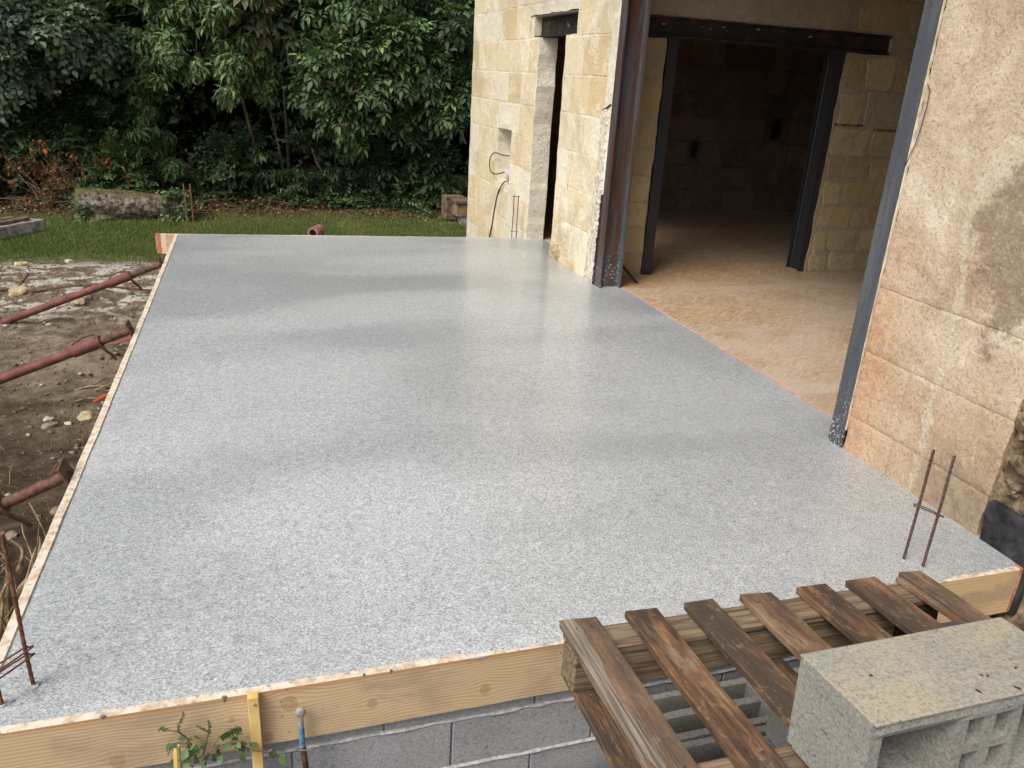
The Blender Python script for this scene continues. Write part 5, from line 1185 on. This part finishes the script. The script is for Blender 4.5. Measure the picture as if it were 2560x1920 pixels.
# ------------------------------------------------------------------ foreground: stake, blue bar, sapling
st = empty('wooden_stake', (-.107, 1.866, -.62)); tag(st, 'yellow pine stake screwed to the front formwork board', 'stake')
bmobj('shaft', boxbm(.030, .026, .628, .0015, 1, 6, .0008, 1), M['stake'], st)
Geo().tube([(.017, -.003, .605), (.017, .001, .605)], [.0042, .0045], 10).obj('screw', M['zinc'], st)
br = empty('blue_bar', (.035, 1.872, -.45)); tag(br, 'short iron bar with flaking blue paint against the front board', 'bar')
g = Geo(); g.tube([(0, 0, .235), (0, 0, .30), (-.001, 0, .325)], [.0090, .0086, .0084], 10); g.obj('shank', M['bluep'], br)
g = Geo(); g.tube([(-.001, 0, .318), (-.001, 0, .366)], [.0084, .0074], 10); g.obj('bare_neck', M['zinc'], br)
bm = bmesh.new(); bmesh.ops.create_uvsphere(bm, u_segments=12, v_segments=8, radius=1)
for v in bm.verts: v.co = Vector((v.co.x*.0155, v.co.y*.008, v.co.z*.018))
q = bmobj('head', bm, M['zinc'], br, True); q.location = (-.001, 0, .372)
g = Geo(); g.tube([(.001, -.001, .245), (.010, -.004, .12), (.016, -.004, -.18)], .009, 8); g.obj('stem', M['proprust'], br)
g = Geo(); g.tube(curve_pts([(-.02, -.012, .248), (.01, -.016, .243), (.04, -.012, .240), (.055, -.004, .236)], 4), .003, 5); g.obj('wire', M['wire'], br)
def sapling():
    t = empty('leafy_sapling', (-.24, 1.70, -.60)); tag(t, 'small leafy sapling growing up before the front formwork board', 'sapling')
    b = Vector(t.location); g = Geo(); g2 = Geo(); rr = random.Random(4)
    W_ = lambda x, z, y=1.85: Vector((x, y, z))-b
    g.tube(curve_pts([W_(-.25, -.60, 1.80), W_(-.25, -.30), W_(-.235, -.19), W_(-.215, -.14), W_(-.17, -.12), W_(-.13, -.125)], 6), [.0065*(1-.02*k) for k in range(31)], 6)
    tw = [[W_(-.255, -.16), W_(-.27, -.085), W_(-.29, -.05), W_(-.285, -.02), W_(-.271, .006)], [W_(-.29, -.05), W_(-.318, -.038), W_(-.339, -.031)], [W_(-.24, -.17), W_(-.222, -.10), W_(-.212, -.06), W_(-.213, -.036)], [W_(-.215, -.068), W_(-.238, -.048)], [W_(-.21, -.125), W_(-.18, -.085), W_(-.137, -.07)], [W_(-.27, -.10), W_(-.305, -.09), W_(-.325, -.13)], [W_(-.15, -.125), W_(-.10, -.165), W_(-.06, -.18)], [W_(-.06, -.18), W_(-.05, -.175), W_(-.045, -.19)]]
    for k, p in enumerate(tw): c = curve_pts(p, 5); g.tube(c, [.0034*(1-.6*i_/(len(c)-1)) for i_ in range(len(c))], 5)
    g.obj('stem', M['twig'], t)
    # cut pale stub of the old stem
    g2.tube([W_(-.305, -.60, 1.84), W_(-.302, -.20, 1.84), W_(-.299, -.095, 1.845)], [.012, .0115, .009], 8); g2.obj('cut_stub', M['stake'], t)
    P = []; 
    for (x, z, n, s) in ((-.275, -.095, 9, .018), (-.25, -.11, 9, .02), (-.27, -.14, 8, .02), (-.235, -.17, 8, .025), (-.20, -.165, 4, .02), (-.145, -.135, 8, .022), (-.125, -.15, 6, .02), (-.045, -.195, 4, .010), (-.28, -.18, 6, .03), (-.305, -.088, 3, .012)):
        for k in range(n): P.append(W_(x+rr.gauss(0, s*.7), z+rr.gauss(0, s*.7), 1.85+rr.gauss(0, .015)))
    Vs = []; Ts = []; tn = []; off = 0; r_ = np.random.default_rng(3)
    for p in P:
        L = r_.uniform(.020, .036); v, tt = leafgeo(L, L*.72, .2, .08); a = r_.uniform(0, 6.28)
        Rm = rotm('Z', a) @ rotm('Y', r_.uniform(-.2, .9)) @ rotm('X', r_.normal(0, .5))
        Vs.append(v @ Rm.T+np.array(p[:])); Ts.append(tt+off); off += len(v); tn += [r_.random()]*len(v)
    # small paired leaflets on the upper twigs
    for p in tw[:5]:
        c = curve_pts(p, 6)
        for k in range(len(c)//2, len(c)):
            for s in (-1, 1):
                L = r_.uniform(.006, .012); v, tt = leafgeo(L, L*.5, .2, .1); Rm = rotm('Z', s*1.2+r_.normal(0, .4)) @ rotm('Y', r_.uniform(-.7, .3)); Vs.append(v @ Rm.T+np.array(c[k][:])); Ts.append(tt+off); off += len(v); tn += [.3*r_.random()]*len(v)
    # ladder-like leaf at the right
    c = curve_pts(tw[4], 6)[5:]
    for k, q in enumerate(c):
        for s in (-1, 1):
            v, tt = leafgeo(.020, .012, .3, .1); Rm = rotm('Z', .35+s*.9) @ rotm('Y', .7); Vs.append(v @ Rm.T+np.array(q[:])); Ts.append(tt+off); off += len(v); tn += [.35+.3*r_.random()]*len(v)
    npmesh('leaves', np.concatenate(Vs), np.concatenate(Ts), LEAF['sprig'], t, np.array(tn))
sapling()

# ------------------------------------------------------------------ foreground right: pallet and blocks
K = 1.53/1.8
o0 = Vector((.787*K, 1.53, 1.68+(.173-1.68)*K))
ey = Vector((-.014, -.9967, .080)).normalized(); ex = Vector((1, -.008, 0)); ez = ex.cross(ey).normalized()
if ez.z < 0: ez = -ez
ex = (ey.cross(ez)).normalized(); ex = ex if ex.x > 0 else -ex
PM = Matrix(((ex.x, ey.x, ez.x, o0.x), (ex.y, ey.y, ez.y, o0.y), (ex.z, ey.z, ez.z, o0.z), (0, 0, 0, 1)))
pal = empty('wooden_pallet', mat=PM); tag(pal, 'weathered brown wooden pallet with seven slats in front of the slab', 'pallet')
sx_ = [(.787, .906), (1.001, 1.108), (1.203, 1.306), (1.401, 1.514), (1.611, 1.723), (1.804, 1.919), (2.020, 2.104)]
for k, (a, b) in enumerate(sx_):
    a = (a-.787)*K; b = (b-.787)*K; w = b-a
    bm = boxbm(w, 1.1, .021, .002, 1, 14, .0028, k*7+1)
    for v in bm.verts:   # uneven edges and slight cup, skewed ends
        v.co.x += .0022*mn.noise(Vector((v.co.y*6, k, v.co.x*20))); v.co.z += .002*mn.noise(Vector((v.co.y*2, k+9, 0)))
        if v.co.y < .01: v.co.y += (.010*mn.noise(Vector((v.co.x*30, k, 4)))+(v.co.x-w/2)*.06)
    o = bmobj('slat', bm, M['pallet'], pal); o.location = (a, .0 if k != 6 else .0, -.021)
    for (px, py) in ((.3, .045), (.7, .045), (.35, .52), (.7, .53)):
        q = Geo().tube([(0, 0, -.002), (0, 0, .0012)], [.0028, .0026], 8).obj('nail', M['black'], o); q.location = (px*w, py, .0215)
# long bare strip torn along the first slat
def torn():
    n = 40; Vv = []; F = []
    for k in range(n+1):
        y = .002+1.08*k/n; w = .038+.014*mn.noise(Vector((y*5, 1, 0)))+.012*mn.noise(Vector((y*14, 4, 0)))
        for q in (0, .25, .5, .75, 1): Vv.append((-.001+w*q, y, .0012+.0014*mn.noise(Vector((q*9, y*3, 2)))*(0 < q < 1)))
    for k in range(n):
        for j in range(4): F.append((k*5+j, k*5+j+1, k*5+6+j, k*5+5+j))
    m_ = len(Vv); Vv += [(v[0], v[1], -.004) for v in Vv]
    F2 = [tuple(i_+m_ for i_ in f_[::-1]) for f_ in F]
    rim = [k*5 for k in range(n+1)]+[n*5+j for j in range(1, 5)]+[k*5+4 for k in range(n-1, -1, -1)]+[j for j in range(3, 0, -1)]
    for k in range(len(rim)): F2.append((rim[k], rim[(k+1) % len(rim)], rim[(k+1) % len(rim)]+m_, rim[k]+m_))
    bm = bmesh.new(); me = bpy.data.meshes.new('x'); me.from_pydata(Vv, [], F+F2); bm.from_mesh(me); bpy.data.meshes.remove(me)
    sl = [c for c in pal.children if c.name.startswith('slat')][0]
    o = bmobj('bare_strip', bm, M['bare'], sl); o.location = (0, 0, .021); o['label'] = 'grey torn strip of bare grain'
torn()
# splinter beside the last slat
bm = boxbm(.018, .42, .016, .002, 1, 8, .004, 77); o = bmobj('splinter', bm, M['pallet'], pal); o.location = ((1.995-.787)*K, .012, -.020); o.rotation_euler = (0, 0, .0)
Wp = (2.104-.787)*K
for k, (y, h) in enumerate(((.012, .10), (.50, .10), (.99, .10))):
    o = bmobj('stringer_board', boxbm(Wp-.01, .095, .020, .003, 1, 10, .002, 31+k), M['stringer'], pal); o.location = (.006, y+.002, -.0425)
    o = bmobj('stringer', boxbm(Wp*.86, .085, h, .004, 1, 10, .003, 41+k), M['stringer'], pal); o.location = (.006, y+.006, -.043-h)
    o = bmobj('end_block', boxbm(Wp*.14-.012, .088, h-.004, .006, 1, 3, .004, 51+k), M['darkwood'], pal); o.location = (.008+Wp*.86, y+.004, -.041-h)
for k, x in enumerate((.012, Wp*.5-.05, Wp-.11)):
    o = bmobj('bottom_slat', boxbm(.10, 1.1, .020, .003, 1, 10, .003, 61+k), M['pallet'], pal); o.location = (x, .0, -.164)

def hollow_block(name, mat, cells, W_=.5, H_=.2, D_=.2, depth=.17, seed=0, parent=None):
    """concrete block: local X length, Y the cell direction (cells open at y=0), Z height; origin at a corner"""
    holes = cells
    Vv, F = rough_wall(0, W_, 0, H_, holes, lambda u, z, dd: (u, dd, z), D_*.9, .022, .0012, .0022, seed)
    bm = bmesh.new(); me = bpy.data.meshes.new('x'); me.from_pydata(Vv, [], F); bm.from_mesh(me); bpy.data.meshes.remove(me)
    t = empty(name); bmobj('shell', bm, mat, t)
    bmobj('closed_face', boxbm(W_-.002, D_*.1+.002, H_-.002, .003, 1, 4, .001, seed, origin=(.001, D_*.9-.002, .001)), mat, t)
    return t
CELLS = [(.026, .198, .022, .172), (.222, .262, .025, .090), (.222, .262, .108, .168), (.288, .330, .025, .090), (.288, .330, .108, .168), (.352, .490, .022, .172)]
# big block lying on the pallet, cells towards the camera
zt = .648
cb_ = hollow_block('concrete_block', M['parp_shade'], CELLS, .515, .205, .208, seed=5)
bx_ = Vector((1, .006, 0)).normalized(); bz_ = ez; by_ = bz_.cross(bx_).normalized()
bx_ = by_.cross(bz_).normalized()
A = Vector((.968, 1.025, .650))
org = A-by_*.208-bz_*.205
cb_.matrix_world = Matrix(((bx_.x, by_.x, bz_.x, org.x), (bx_.y, by_.y, bz_.y, org.y), (bx_.z, by_.z, bz_.z, org.z), (0, 0, 0, 1)))
tag(cb_, 'large pale concrete block lying on the wooden pallet', 'concrete block')
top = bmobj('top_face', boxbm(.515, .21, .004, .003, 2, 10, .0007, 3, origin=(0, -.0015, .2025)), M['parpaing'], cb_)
for k, (x, y, s) in enumerate(((.09, .115, .004), (.255, .025, .0055), (.31, .055, .0032), (.335, .012, .0045), (.385, .06, .0038), (.30, .06, .0028))):   # fallen reddish petals
    q = rock('red_petal', (0, 0, 0), (s*1.2, s*.6, .0012), m_simple('red_petal', (.04, .022, .022), (.10, .045, .042), 40.) if k == 0 else bpy.data.materials['red_petal'], None, k, 2, .6)
    q.location = cb_.matrix_world @ Vector((x, y, .2078)); tag(q, ['lone dark red petal near the left edge of the pale block', 'largest dark red petal near the cell side of the pale block', 'red petal in the middle of the pale block top', 'red petal on the rim above the cells of the pale block', 'rightmost red petal on the pale block top', 'tiny red petal beside the middle one on the pale block'][k], 'petal', 'red petals on the block')
# hollow blocks standing below the pallet, cells up
k = 0
HC = [(.022, .478, .024, .086), (.022, .478, .114, .176)]
for rI, (y0, lv) in enumerate(((1.862, -.245), (1.655, -.25), (1.448, -.248), (1.24, -.25))):
    for cI in range(2):
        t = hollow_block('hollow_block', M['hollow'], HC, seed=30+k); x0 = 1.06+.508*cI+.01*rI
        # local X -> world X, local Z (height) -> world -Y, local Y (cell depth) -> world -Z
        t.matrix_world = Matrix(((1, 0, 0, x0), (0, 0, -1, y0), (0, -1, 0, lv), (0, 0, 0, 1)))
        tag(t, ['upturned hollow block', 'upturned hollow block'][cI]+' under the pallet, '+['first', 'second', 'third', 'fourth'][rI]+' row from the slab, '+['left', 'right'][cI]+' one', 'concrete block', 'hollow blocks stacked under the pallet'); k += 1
# blocks below them reaching the ground, and the piers that carry the pallet (mostly hidden)
for j, (x0, y1, z1) in enumerate(((1.07, 1.85, -.452), (1.58, 1.85, -.452), (1.07, 1.44, -.455), (1.58, 1.44, -.455), (1.10, .90, -.385), (1.10, .90, -.18), (1.10, .90, .03), (1.10, .90, .235), (1.30, 1.44, -.04), (1.30, 1.44, .165), (1.30, 1.44, .205))):
    if j == 10: continue
    t = hollow_block('hollow_block', M['hollow'], HC, seed=60+j)
    t.matrix_world = Matrix(((1, 0, 0, x0), (0, 0, -1, y1), (0, -1, 0, z1), (0, 0, 0, 1)))
    tag(t, ['lower hollow block at the left below the first row, by the slab', 'lower hollow block at the right below the first row, by the slab', 'lower hollow block at the left below the third row', 'lower hollow block at the right below the third row', 'lowest block of the near pier under the large pale block', 'second block of the near pier under the large pale block', 'third block of the near pier under the large pale block', 'top block of the near pier under the large pale block', 'lower block of the middle pier under the pallet', 'upper block of the middle pier under the pallet'][j], 'concrete block', 'hollow blocks carrying the pallet')
